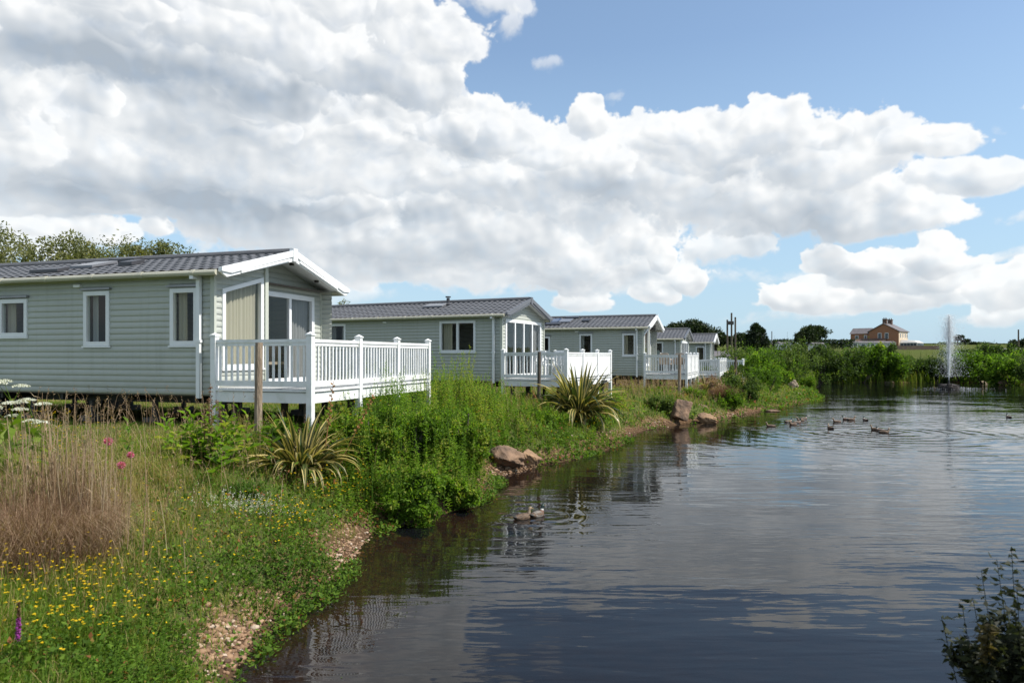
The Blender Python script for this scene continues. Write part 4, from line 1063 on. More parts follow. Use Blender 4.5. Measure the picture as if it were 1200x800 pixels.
# ---- buttercups, clover -------------------------------------------------------------------
ym = NP(); sg = NP()
def flowers(mb, st, x, y, z, h, r, npet, tint):
    n = len(x); b = np.stack([x, y, z], -1); tp = b+np.stack([rng.normal(0, .04, n), rng.normal(0, .04, n), h], -1)
    stems(st, b, tp, .0016+.00008*y, rng.uniform(.1, .5, n))
    for k in range(npet):
        a = k*6.283/npet+rng.uniform(0, 1, n); d = unit(np.stack([np.cos(a), np.sin(a), rng.normal(.45, .3, n)], -1)); sd = np.stack([-np.sin(a), np.cos(a), 0*a], -1)
        v, q_ = leaf_faces(tp, d, sd, r*1.15, r*1.25, .25); mb.quads(v, q_, np.clip(tint+rng.normal(0, .2, n), 0, 1))
for (cx, cy, sx, sy, nn) in ((90,705,115,40,230),(60,520,60,40,210),(340,625,60,18,100),(230,640,130,60,80),(405,585,45,14,110),(80,765,80,26,90),(545,520,60,30,34),(640,470,45,18,60),(690,500,40,20,70),(430,540,40,40,40),(780,445,60,16,80),(870,440,40,14,60)):
    P_ = []
    for _ in range(nn):
        g_ = rng.normal(0, 1, 2); a, b, c = on_ground(cx+sx*.6*g_[0], max(432, cy+sy*.6*g_[1]))
        P_.append((a, b, c))
    P_ = np.array(P_); s_ = sdist(P_[:,0], P_[:,1]); P_ = P_[(s_ > .2) & ~under(P_[:,0], P_[:,1])]
    tall = .5 if 400 < cx < 560 and cy < 560 else 0
    n = len(P_); flowers(ym, sg, P_[:,0], P_[:,1], P_[:,2], rng.uniform(.12, .38, n)+tall, .0105+.00055*P_[:,1], 5, .5)
o = ym.build('buttercups', YEL); tag(o, 'tiny yellow buttercups dotted through the grass', 'flowers', kind='stuff')
wf = NP()
P_ = []
for _ in range(280):
    g_ = rng.normal(0, 1, 2); P_.append(on_ground(292+26*g_[0], 601+7*g_[1]+ .1*(26*g_[0])))
P_ = np.array(P_); n = len(P_)
for k in range(7):
    d = rand_dirs(n, .6); v, q_ = leaf_faces(P_ + np.array([0,0,.09])+rng.normal(0,.004,(n,3))+np.stack([0*d[:,0],0*d[:,0],rng.uniform(0,.06,n)],-1), d, side_of(d), .012, .010); wf.quads(v, q_, rng.random(n))
o = wf.build('clover_flowers', WHITEF); tag(o, 'white clover flowers in a patch on the green turf', 'flowers', kind='stuff')
o = sg.build('flower_stalks', GREEN); tag(o, 'thin green stalks of the yellow flowers', 'stalks', kind='stuff')

# ---- flax: long sword blades with yellow edges --------------------------------------------
def flax(px, py, n, ln, spread, label, seed, yellow=.6, D=None):
    g = np.random.default_rng(seed); x, y, z = on_ground(px, py)
    if D: x, y = (px-HX)/F*D, D; z = hz(x, y)
    m = NP(); v, q_, tint = [], [], []
    for i in range(n):
        a = g.uniform(0, 6.283); L = ln*g.uniform(.45, 1.05); th = g.uniform(.22, 1.1)*spread; w = .070*g.uniform(.75, 1.25)*(ln/1.2)
        dr = np.array([math.cos(a), math.sin(a), 0]); sd = np.array([-math.sin(a), math.cos(a), 0]); p = dr*g.uniform(.02, .16)*ln/1.2
        K = 9; ang = th*.55; drop = g.uniform(.4, 1.5)*th*1.7; tw = g.normal(0, .5)
        b0 = len(v)*0
        yl = g.uniform(.5, 1.0) if g.random() < yellow else g.uniform(.1, .5)
        base = sum(len(t) for t in v)
        rows = []
        for k in range(K+1):
            t = k/K; wk = w*min(1, .55+1.6*t)*min(1, (1-t)*2.6+.02)
            s2 = sd*math.cos(tw*t)+np.array([0,0,1])*math.sin(tw*t)*.5
            nrm = np.array([0,0,1])*math.sin(ang)+(-dr)*math.cos(ang); nrm = -nrm if False else nrm
            rows += [p-s2*wk*.5+nrm*wk*.18, p-s2*wk*.22, p+s2*wk*.22, p+s2*wk*.5+nrm*wk*.18]
            st = L/K; p = p + (dr*math.sin(ang)+np.array([0,0,1])*math.cos(ang))*st; ang += drop/K*(.4+1.2*t)
        for k in range(K):
            for c in range(3):
                o_ = base+k*4+c; q_.append((o_, o_+1, o_+5, o_+4)); tint.append(yl if c != 1 else (.15+.3*g.random() if yl > .5 and g.random() < .8 else yl*.5))
        v.append(np.array(rows))
    m.quads(np.concatenate(v), np.array(q_), np.array(tint))
    root = empty('flax_plant', (x, y, z-.03)); tag(root, label, 'flax')
    m.build('leaf_clump', FLAX, root)
    return root, g
f1, g = flax(352, 556, 190, 1.15, 1.5, 'spiky yellow striped flax below the nearest deck corner', 3, .72)
f2, g = flax(678, 492, 250, 1.85, 1.5, 'large spiky striped flax in front of the second deck', 4, .62)
f3, g = flax(858, 452, 60, 1.5, 1.4, 'yellowed flax clump on the bank near the farthest decks', 5, .85)
f4, g = flax(882, 446, 60, 1.5, 1.4, 'pale flax clump spreading over the bank before the far shrubs', 6, .9)
f5, g = flax(828, 462, 40, 1.1, 1.3, 'small flax tuft above the angular boulders', 7, .5)
def flower_spike(root, dx, dy, h, lean, seed, name='flower_spike'):
    """dark flax stalk with orange bracts"""
    g = np.random.default_rng(seed); m = NP()
    a = np.array([[dx, dy, 0.0]]); b = np.array([[dx+lean, dy, h]]); stems(m, a, b, .011, .2)
    for k in range(15):
        t = .52+.48*k/15; p = a+(b-a)*t; n = 5; d = rand_dirs(n, .3, g); d[:, 0] += (1 if k % 2 else -1)*1.2; d = unit(d)
        v, q_ = leaf_faces(np.repeat(p, n, 0), d, side_of(d, g), .05, .02); m.quads(v, q_, g.uniform(.3, 1, n))
    return m.build(name, ORANGE, root)
flower_spike(f1, .30, .1, 1.45, .18, 1); flower_spike(f1, .42, .5, 1.25, .62, 2)
flower_spike(f2, -1.0, .2, .9, -.35, 3)

# ---- single plants of the left foreground -------------------------------------------------
def plant_at(px, py, name, label, cat, dz=-.02, group=None):
    x, y, z = on_ground(px, py); r = empty(name, (x, y, z+dz)); tag(r, label, cat, group); return r
def tussock(px, py, n, h, label, mat, seed, rad=.12, name='grass_tussock', lean=(.25,1.1), tint=(.1,.8), w=.004):
    g = np.random.default_rng(seed); x, y, z = on_ground(px, py); m = NP()
    a = g.uniform(0, 6.283, n); r = rad*np.sqrt(g.random(n)); p = np.stack([np.cos(a)*r, np.sin(a)*r, 0*a], -1)
    blades(m, p, h*g.uniform(.5, 1.1, n), w*g.uniform(.6, 1.3, n), g.uniform(*lean, n), g.uniform(*tint, n), g)
    o = m.build(name, mat); o.location = (x, y, z-.02); tag(o, label, 'grass')
tussock(15, 665, 3200, .66, 'big bronze brown grass tussock at the left edge', RED, 11, .40, lean=(.25,1.3), tint=(.1,1), w=.003)
tussock(78, 650, 3000, .60, 'bronze grass tussock right of the one at the left edge', RED, 12, .34, lean=(.3,1.4), tint=(.45,1), w=.003)
tussock(52, 640, 900, 1.05, 'tall straw coloured grass rising behind the bronze tussocks', RED, 16, .34, lean=(.05,.8), tint=(.3,1), w=.0035)
tussock(112, 632, 600, .82, 'tall straw grass right of the tallest dead stalks', DRY, 17, .28, lean=(.05,.7), tint=(.2,1), w=.004)
tussock(105, 660, 700, .36, 'straw coloured grass tussock leaning at the foot of the bronze ones', DRY, 13, .2)
tussock(848, 474, 1100, .95, 'reddish brown grass tuft beside the angular boulders', RED, 14, .35, tint=(.0,.45), w=.012)
tussock(285, 582, 420, .22, 'low dark green tuft in the turf behind the clover', COVER, 15, .22, 'green_tuft', tint=(.0,.6), w=.02)
# dead upright stalks
r = plant_at(78, 640, 'dead_stalks', 'tall pale dead stalks standing before the nearest caravan', 'stalks', group=None)
g = np.random.default_rng(21)
for kk, (lo, hi, nn) in enumerate(((1.05, 1.5, 26), (.7, 1.2, 36), (.9, 1.4, 18))):
    m = NP(); n = nn; a = g.normal(0, .26, n)+(kk-1)*.22; b = g.normal(0, .2, n); hh = g.uniform(lo, hi, n)
    base = np.stack([a, b, 0*a], -1); tip = base+np.stack([g.normal(0, .07, n)*hh, g.normal(0, .07, n), hh], -1); stems(m, base, tip, .0055, g.uniform(.55, 1, n), np.stack([g.normal(0, .02, n), 0*a, 0*a], -1))
    for j in range(5):
        t = g.uniform(.45, .98, n)[:, None]; p = base+(tip-base)*t; d = rand_dirs(n, .6, g); v, q_ = leaf_faces(p, d, side_of(d, g), g.uniform(.05, .16, n), .006, .4); m.quads(v, q_, g.uniform(.4, 1, n))
    m.build('stalk_bundle', DRY, r)
# hogweed with white umbels at the left edge
for (px, py, pt, sd, lb) in ((12, 620, 448, 31, 'white umbel flower at the left edge, taller head'), (36, 610, 468, 32, 'white umbel flower right of the taller one at the left edge')):
    r = plant_at(px, py, 'cow_parsley', lb, 'wildflower', group='white umbels at the left edge'); D = r.location.y; htop = H-(pt-HY)/F*D - r.location.z
    g = np.random.default_rng(sd); m = NP(); hd = NP()
    stems(m, np.zeros((1,3)), np.array([[.02,0,htop*.86]]), .008, .3)
    for k in range(6):
        a = k*1.05+g.uniform(0, .5); q1 = np.array([[math.cos(a)*.16*g.uniform(.4, 1), math.sin(a)*.16*g.uniform(.4, 1), htop*(.93+.08*g.random()-(.14 if k % 2 else 0))]])
        stems(m, np.array([[.02,0,htop*(.86 if k % 2 == 0 else .7)]]), q1, .004, .3)
        n = 150; rr = .075*np.sqrt(g.random(n)); an = g.uniform(0, 6.283, n); p = q1+np.stack([np.cos(an)*rr, np.sin(an)*rr, .02*(1-(rr/.075)**2)], -1)
        d = rand_dirs(n, 1.2, g); v, q_ = leaf_faces(p, d, side_of(d, g), .014, .014); hd.quads(v, q_, g.random(n))
    n = 26; d = rand_dirs(n, .2, g); p = np.stack([0*d[:,0], 0*d[:,0], g.uniform(.1, .75, n)*htop], -1); v, q_ = leaf_faces(p, d, side_of(d, g), .22, .07); m.quads(v, q_, g.uniform(.2, .6, n))
    m.build('stem', GREEN, r); hd.build('flower_head', WHITEF, r)
# pink flower heads
for i, (px, pt, lb) in enumerate(((127, 517, 'pink flower head highest of the pink ones in the grass'), (153, 533, 'pale pink flower head right of the other pink ones'), (142, 545, 'pink flower head lowest in the grass, below the other two'))):
    r = plant_at(px, 615, 'pink_flower', lb, 'wildflower', group='pink flowers in the long grass'); D = r.location.y; htop = H-(pt-HY)/F*D - r.location.z
    g = np.random.default_rng(40+i); m = NP(); stems(m, np.zeros((1,3)), np.array([[0,0,htop]]), .004, .3); m.build('stem', GREEN, r)
    n = 130; d = rand_dirs(n, .35, g); p = np.array([0,0,htop])+d*.012; v, q_ = leaf_faces(p, d, side_of(d, g), (.038, .028, .034)[i], .014); hd = NP(); hd.quads(v, q_, g.random(n)); hd.build('flower_head', PINK, r)
# purple spike at the lower left
r = plant_at(20, 798, 'loosestrife', 'purple loosestrife spike in the lower left corner', 'wildflower'); D = r.location.y; htop = H-(706-HY)/F*D - r.location.z
g = np.random.default_rng(51); m = NP(); stems(m, np.zeros((1,3)), np.array([[.012,0,htop]]), .004, .1)
n = 46; p = np.stack([0*np.zeros(n), 0*np.zeros(n), g.uniform(.05, .5, n)*htop], -1); d = rand_dirs(n, .1, g); v, q_ = leaf_faces(p, d, side_of(d, g), .05, .014); m.quads(v, q_, g.uniform(.1, .5, n)); m.build('stem', WEED, r)
hd = NP(); n = 190; t = g.uniform(.55, .80, n); p = np.stack([.012*t, 0*t, t*htop], -1); d = rand_dirs(n, .2, g); v, q_ = leaf_faces(p, d, side_of(d, g), .019, .011); hd.quads(v, q_, g.random(n)); hd.build('flower_spike', PURP, r)
hd = NP(); n = 160; t = g.uniform(.80, 1.0, n); p = np.stack([.012*t, 0*t, t*htop], -1); d = rand_dirs(n, .5, g); v, q_ = leaf_faces(p, d, side_of(d, g), .013, .007); hd.quads(v, q_, g.uniform(0, .4, n)); hd.build('seed_spike', RED, r)
# broad dock-like plant before the deck, and its red seed stalk
r = plant_at(243, 546, 'leafy_plant', 'broad leaved green plant left of the nearest timber post', 'plant'); g = np.random.default_rng(61); m = NP()
n = 46; a = g.normal(0, .32, n); b = g.normal(0, .28, n); leafy_stems(m, np.stack([a, b, 0*a], -1), g.uniform(.35, .82, n), 13, .19, .075, g.uniform(.3, .95, n), g, lean=.3, taper=.35); m.build('foliage', WEED, r)
m = NP()
for k in range(4):
    aa = np.array([[g.normal(0,.25), g.normal(0,.1), 0]]); bb = aa+np.array([[g.normal(0,.1), 0, g.uniform(.8, 1.15)]]); stems(m, aa, bb, .007, .3); n = 70; t = g.uniform(.5, 1, n)[:, None]; p = aa+(bb-aa)*t; d = rand_dirs(n, .3, g); v, q_ = leaf_faces(p, d, side_of(d, g), .045, .014); m.quads(v, q_, g.uniform(.1, .7, n))
m.build('seed_stalk', RED, r)
r = plant_at(690, 482, 'leafy_plant', 'bright green bush tucked right of the large flax', 'plant'); r.location.x += .9; r.location.y += 1.4; r.location.z = hz(r.location.x, r.location.y); m = NP(); g = np.random.default_rng(62)
n = 60; a = g.normal(0, .35, n); b = g.normal(0, .3, n); leafy_stems(m, np.stack([a, b, 0*a], -1), g.uniform(.4, .95, n), 16, .15, .06, g.uniform(.5, 1, n), g, lean=.25); m.build('foliage', WEED, r)
# branches of a waterside bush in the lower right corner
x, y = 2.95, 3.7; r = empty('waterside_bush', (x, y, hz(x, y)-.05)); tag(r, 'dark leafy bush rising from the water in the lower right corner', 'bush')
g = np.random.default_rng(71); m = NP(); zb = r.location.z
tops = [(1185,640),(1168,655),(1150,668),(1140,700),(1128,712),(1192,690),(1178,705),(1160,720),(1195,730),(1205,650),(1215,700),(1103,722),(1135,745),(1220,760),(1170,760)]
rows = []
for (px, py) in tops:
    Dd = g.uniform(3.6, 4.15); tx = (px-HX)/F*Dd - x; ty = Dd-y; tz = H-(py-HY)/F*Dd - zb
    rows.append((tx, ty, tz))
tips = np.array(rows); base = np.stack([tips[:,0]*.75+.10+g.normal(0, .05, len(tips)), tips[:,1]*.4, np.zeros(len(tips))], -1)
stems(m, base, tips, .0042, .1)
for rep in range(3):
    b = base+(tips-base)*g.uniform(.25, .7, (len(tips),1)); tp = b+np.stack([g.normal(0,.07,len(tips)), g.normal(0,.07,len(tips)), g.uniform(.08,.3,len(tips))], -1); stems(m, b, tp, .003, .1); tips = np.concatenate([tips, tp]); base = np.concatenate([base, b]) if rep < 0 else np.concatenate([base, b])
nl = 85
t = np.tile(np.linspace(.15, 1, nl), len(tips)); p = np.repeat(base, nl, 0)+(np.repeat(tips-base, nl, 0))*t[:, None]
a = g.uniform(0, 6.283, len(p)); d = unit(np.stack([np.cos(a), np.sin(a), g.normal(-.1, .45, len(p))], -1)); v, q_ = leaf_faces(p, d, side_of(d, g), g.uniform(.04, .075, len(p)), g.uniform(.018, .030, len(p)), .3)
red = np.repeat(g.random(len(tips)) < .05, nl)
m.quads(v, q_, np.clip(np.where(red, .9, g.uniform(0, .42, len(p))), 0, 1))
m.build('foliage', leafmat('dark waterside leaves', [(0,(.016,.020,.010)),(.5,(.040,.048,.018)),(.8,(.07,.10,.025)),(1,(.12,.05,.03))], .3, .6, .25), r)

# ------------------------------------------------------------------ shrubs and trees
def crown_leaves(m, C, Rr, n_cl, n_leaf, L, g, gap=.0, flat=1.0, tint0=.5, hang=0.0):
    """leaf clumps through the crown's volume; C, Rr: centre and half sizes of its lobes"""
    lob = g.integers(0, len(C), n_cl); d = rand_dirs(n_cl, .15, g); rad = g.uniform(.35, 1.0, n_cl)**.6
    cc = np.array(C)[lob]+d*rad[:, None]*np.array(Rr)[lob]
    rc = np.mean(np.array(Rr)[lob], 1)*g.uniform(.16, .34, n_cl)
    k = np.repeat(np.arange(n_cl), n_leaf); dd = rand_dirs(len(k), 0, g); p = cc[k]+dd*(rc[k]*g.uniform(.3, 1.05, len(k)))[:, None]*np.array([1,1,flat])
    ld = unit(dd+rand_dirs(len(k), -hang, g)*.9); v, q_ = leaf_faces(p, ld, side_of(ld, g), L*g.uniform(.6, 1.35, len(k)), L*.5*g.uniform(.7, 1.2, len(k)), .2)
    ct = g.normal(tint0, .2, n_cl)[k]+g.normal(0, .13, len(k))
    m.quads(v, q_, np.clip(ct, 0, 1))
    return cc
def tree(name, px, D, ytop, wpx, label, mat, seed, n_cl=90, n_leaf=60, L=.22, trunk_r=.14, crown_lo=.35, group=None, lobes=None, tint0=.5, cat='tree', z0=None, lim=7, hang=0.0, skew=0.0):
    g = np.random.default_rng(seed); x = (px-HX)/F*D; z = hz(x, D) if z0 is None else z0; h = H-(ytop-HY)/F*D-z; w = wpx/F*D/2
    root = empty(name, (x, D, z-.05)); tag(root, label, cat, group)
    zc = h*(crown_lo+1)/2; rz_ = h*(1-crown_lo)/2
    if lobes is None:
        lobes = [(0,0,0,.72,.85)]+[(g.uniform(-.62,.62), g.uniform(-.5,.5), g.uniform(-.55,.45), g.uniform(.3,.5), g.uniform(.32,.55)) for _ in range(8)]
    C = [(a*w+skew*(c+1)*w*.5, b*w, zc+c*rz_) for a, b, c, _, _ in lobes]; Rr = [(p*w, p*w, q_*rz_) for _, _, _, p, q_ in lobes]
    m = NP(); cc = crown_leaves(m, C, Rr, n_cl, n_leaf, L, g, tint0=tint0, hang=hang)
    t = MB(); t.tube([(0,0,0),(.02*h+skew*.1*w,0,h*.3),(skew*w*.4,.02*h,h*.62)], [trunk_r,trunk_r*.8,trunk_r*.35], 8)
    for k in range(lim):
        c = cc[g.integers(0, len(cc))]; s_ = g.uniform(.22, .5)*h
        t.tube([(skew*w*.2,0,s_), ((c[0])*.5, c[1]*.5, (s_+c[2])*.5+.05*h), (c[0], c[1], c[2])], [trunk_r*.45,trunk_r*.3,trunk_r*.1], 6)
    t.build('trunk', BARK, root, smooth=True)
    m.build('crown', mat, root)
    return root
def shrub(px, D, ytop, wpx, label, mat, seed, n_cl=46, n_leaf=44, L=.2, tint0=.5, group='shrubs along the far bank', name='shrub', cat='shrub', sub=.0):
    g = np.random.default_rng(seed); x = (px-HX)/F*D; z = hz(x, D); z = max(z, WL); h = H-(ytop-HY)/F*D-z; w = wpx/F*D/2
    root = empty(name, (x, D, z-.05)); tag(root, label, cat, group)
    lobes = [(0,0,.42*h,.75*w,.5*h)]+[(g.uniform(-.7,.7)*w, g.uniform(-.5,.5)*w, g.uniform(.22,.66)*h, g.uniform(.3,.5)*w, g.uniform(.24,.36)*h) for _ in range(6)]
    m = NP(); cc = crown_leaves(m, [l[:3] for l in lobes], [(l[3], l[3]*.8, l[4]) for l in lobes], n_cl, n_leaf, L, g, tint0=tint0)
    # shoots poking out of the top
    n = 26; a = g.uniform(-.9, .9, n)*w; b = g.uniform(-.5, .5, n)*w; hh = h*g.uniform(.75, 1.06, n)*(1-.35*np.abs(a/w)**2)
    leafy_stems(m, np.stack([a, b, hh*.45], -1), hh*.6, 14, L*1.0, L*.35, np.clip(g.normal(tint0+.15, .15, n), 0, 1), g, r=.012)
    m.build('foliage', mat, root)
    t = MB()
    for k in range(5):
        c = cc[g.integers(0, len(cc))]; t.tube([(c[0]*.15, c[1]*.15, 0), (c[0]*.6, c[1]*.6, c[2]*.55), tuple(c)], [.05,.035,.012], 6)
    t.build('stem', BARK, root)
    return root
BR = WEED
SH = [ # px, D, top, width, material, tint, label
 (905,50.3,408,70,BR,.45,'bright green shrub on the bank straight above the pale split log'),
 (872,53.8,404,80,SHRUB,.6,'greyish green shrub behind the farthest white decks'),
 (930,57.2,398,90,SHRUB,.55,'tall olive shrub left of the darker willow like shrubs'),
 (958,64.2,404,60,SHRUB,.3,'dark green shrub at the far corner of the pond'),
 (985,65.9,403,62,SHRUB,.15,'very dark shrub with its skirt in the water below the windswept tree'),
 (1008,66.8,401,52,BR,.35,'mid green shrub just left of the brick house front'),
 (1030,67.6,408,46,SHRUB,.4,'rounded shrub below the brick house gable'),
 (1052,66.8,412,44,BR,.3,'light green shrub below the white conservatory'),
 (1076,67.6,418,42,SHRUB,.35,'low shrub left of the fountain spray'),
 (1098,66.8,417,36,SHRUB,.1,'dark shrub right behind the fountain spray'),
 (1128,66.8,413,46,SHRUB,.45,'shrub just right of the fountain spray'),
 (1156,64.2,410,52,BR,.4,'fresh green shrub between the fountain and the right edge'),
 (1186,60.7,414,50,BR,.55,'yellowish green shrub at the right edge of the far bank'),
 (1222,57.2,408,60,SHRUB,.4,'shrub cut by the right edge of the photograph'),
 (1165,71.1,405,60,SHRUB,.3,'olive shrub on the slope behind the right bank shrubs'),
 (845,45.1,425,50,SHRUB,.5,'shrub with dull leaves beside the short dark post'),
 (1040,72.8,415,70,SHRUB,.35,'broad dark shrub behind the others below the house'),
 (890,43.4,425,44,BR,.25,'dense dark green bush on the bank before the pale split log'),
 (912,45.1,432,26,BR,.6,'small light green bush nearest the pale split log')]
for i, (px, D, yt, w, mt, ti, lb) in enumerate(SH):
    shrub(px, D, yt-5 if D > 50 else yt, w*1.12, lb, mt, 200+i, L=.26 if D > 60 else .2, tint0=ti, n_cl=95, n_leaf=46)
for (px, D, yt, w, mt, ti, lb) in [(866,34,431,54,SHRUB,.6,'dull olive bush right of the yellowed flax clump'),(900,38,428,46,BR,.3,'leafy green bush between the pale flax and the pale slab'),(836,31.5,444,38,RED,.7,'bush with brownish twigs below the short white deck railing'),
  (948,52,437,24,BR,.5,'low bright bush right of the pale upright stone'),(772,26.5,462,40,SHRUB,.7,'low straggly bush left of the angular boulder'),(852,30,455,34,BR,.45,'fresh green bush above the thin flat rock')]:
    shrub(px, D, yt, w, lb, mt, int(px), 60, 50, .11, ti, 'bushes on the near bank')
shrub(878, 33, 449, 26, 'compact dark bush beside the reddish tuft', SHRUB, 240, 40, 50, .12, .3, 'bushes on the near bank')
shrub(838, 36, 437, 40, 'straggly brownish bush below the short white deck', RED, 241, 26, 34, .12, .55, 'bushes on the near bank')
shrub(812, 29.5, 452, 34, 'light green leafy bush right of the boulder group', BR, 242, 30, 40, .12, .6, 'bushes on the near bank')

for i, (px, D, yt, w, lb) in enumerate(bushes_at):
    shrub(px, D, yt, w, lb, WEED, 700+i, 95, 60, .062+.002*i, (.75,.55,.8,.6,.65,.7,.85,.6)[i], 'leafy bushes among the weeds before the decks', 'leafy_bush', 'bush')
G_T = 'trees behind the nearest caravan'
tree('willow_tree', 14, 36, 262, 165, 'olive willow tree at the left edge above the caravan roof', OLIVE, 301, 520, 60, .17, .2, .3, G_T, hang=.3)
tree('willow_tree', 128, 38, 269, 165, 'olive willow tree in the middle above the nearest roof', OLIVE, 302, 520, 60, .17, .2, .3, G_T, hang=.3)
tree('willow_tree', 216, 40, 279, 150, 'lower olive willow tree nearest the white gable', OLIVE, 303, 380, 60, .17, .2, .3, G_T, hang=.3)
tree('willow_tree', 398, 60, 347, 50, 'small pale tree peeping between the two nearest caravans', OLIVE, 304, 130, 50, .2, .2, .3, G_T, hang=.3)
tree('willow_tree', 476, 75, 355, 26, 'tuft of tree top showing over the second caravan roof', OLIVE, 305, 60, 40, .22, .2, .3, G_T)
G_D = 'dark trees beyond the far caravans'
tree('oak_tree', 806, 120, 374, 66, 'broad dark oak behind the white gable of the third caravan', DARKT, 311, 220, 60, .4, .4, .2, G_D)
tree('oak_tree', 838, 125, 382, 50, 'dark oak left of the pole group', DARKT, 312, 180, 60, .4, .4, .2, G_D)
tree('oak_tree', 862, 130, 389, 30, 'small dark tree behind the pole group', DARKT, 313, 110, 50, .4, .4, .2, G_D)
tree('dense_tree', 886, 118, 379, 33, 'single dark round topped tree right of the pole group', DARKT, 314, 220, 70, .35, .35, .12, None, [(0,0,-.3,.85,.6),(0,0,.15,.62,.6),(.05,0,.5,.4,.5),(-.5,.1,-.45,.45,.45),(.5,-.1,-.5,.45,.42)], tint0=.3)
tree('windswept_tree', 951, 150, 381, 40, 'flat topped windswept tree left of the brick house', DARKT, 315, 180, 60, .4, .35, .3, None, [(-.1,0,0,.75,.7),(.45,0,.1,.5,.6),(-.6,0,-.3,.4,.5),(.1,0,.4,.5,.5)], tint0=.75, skew=.1)
tree('small_tree', 1122, 210, 393, 12, 'thin leaning tree right of the fountain top', DARKT, 316, 26, 40, .5, .18, .5, None, tint0=.3)
tree('small_tree', 1131, 212, 397, 9, 'smaller thin tree beside the leaning one', DARKT, 317, 18, 36, .5, .15, .45, None, tint0=.3)
tree('dense_tree', 1193, 170, 398, 26, 'dark tree at the right edge beside the pole', DARKT, 318, 60, 50, .5, .3, .15, None, tint0=.3)
tree('small_tree', 1142, 230, 401, 12, 'low round tree on the skyline right of the thin trees', DARKT, 319, 36, 40, .5, .2, .1, None, tint0=.4)
# hedges on the slope
def hedge(px0, px1, D, ytop, hgt, label, mat, seed, L=.45, n=60):
    g = np.random.default_rng(seed); x0 = (px0-HX)/F*D; x1 = (px1-HX)/F*D; xc = (x0+x1)/2; z = H-(ytop-HY)/F*D-hgt
    z = min(z, float(np.min(height(np.linspace(x0, x1, 9), np.full(9, D)))))
    htop = H-(ytop-HY)/F*D - z
    root = empty('hedge', (xc, D, z)); tag(root, label, 'hedge'); m = NP(); k = n*40
    p = np.stack([g.uniform(x0, x1, k)-xc, g.uniform(-.8, .8, k), htop*np.sqrt(g.random(k))*(.9+.2*fbm(g.uniform(0,1,k)*3, np.zeros(k), seed))], -1)
    d = rand_dirs(k, .2, g); v, q_ = leaf_faces(p, d, side_of(d, g), L*g.uniform(.6, 1.3, k), L*.6, .2); m.quads(v, q_, np.clip(g.normal(.4, .2, k)+.3*(fbm(p[:,0]*.3, p[:,2], seed)-.5), 0, 1)); m.build('foliage', mat, root)
hedge(905, 1000, 165, 398.5, 2.4, 'long dark clipped hedge left of the brick house', DARKT, 401, .4, 120)
hedge(1075, 1180, 240, 403, 2.5, 'thin hedge along the skyline right of the brick house', DARKT, 402, .5, 90)
hedge(1120, 1240, 130, 410, 1.6, 'low hedge along the field behind the right bank', SHRUB, 403, .35, 90)
hedge(1100, 1160, 300, 401.5, 2, 'farthest hedge on the horizon right of the fountain', SHRUB, 404, .6, 50)
# reeds at the far waterline
rm = NP(); n = 5200
t = rng.random(n); px = 940+300*t; D_ = 70+rng.normal(0, 1.5, n)
x = (px-HX)/F*63.5; y = np.full(n, 63.5)+rng.normal(0, 2.2, n); s = sdist(x, y); z = np.maximum(height(x, y, s), WL)
k = (s > -.9) & (s < 2.0) & (fbm(x*.35, y*.2, 97, 2) > .42); x, y, z = pick(x, y, z, k); n = len(x)
blades(rm, np.stack([x, y, z], -1), rng.uniform(.5, 1.5, n), .05, rng.uniform(.05, .5, n), rng.uniform(.3, .72, n))
x, y, z, s = scatter(16000, 20, 66, 57, 80); k = (s > .2) & (s < 14); x, y, z = pick(x, y, z, k); n = len(x)
blades(rm, np.stack([x, y, z], -1), rng.uniform(.3, .9, n), .07, rng.uniform(.2, .9, n), rng.uniform(.2, .7, n))
o = rm.build('reeds', GREEN); tag(o, 'reeds and rank grass along the far bank of the pond', 'reeds', kind='stuff')

# ---- fallen leaves and duckweed caught along the water's edge -------------------------------
fl2 = NP(); x = rng.uniform(-3, 9, 9000); y = rng.uniform(4.8, 34, 9000); sdw = sdist(x, y)
k = (sdw < -.05) & (sdw > -1.6) & (rng.random(len(x)) < .5*np.exp(sdw*2.2)*np.clip(fbm(x*.8, y*.8, 98, 2)*3-1, 0, 1)); x, y = pick(x, y, k); n = len(x)
a = rng.uniform(0, 6.283, n); d = np.stack([np.cos(a), np.sin(a), 0*a], -1); sd_ = np.stack([-np.sin(a), np.cos(a), 0*a], -1)
v, q_ = leaf_faces(np.stack([x, y, np.full(n, WL+.004)], -1), d, sd_, rng.uniform(.012, .04, n), rng.uniform(.008, .022, n), .0); fl2.quads(v, q_, rng.random(n))
o = fl2.build('floating_leaves', COVER); tag(o, 'small floating leaves and weed on the water along the bank', 'floating weed', kind='stuff')
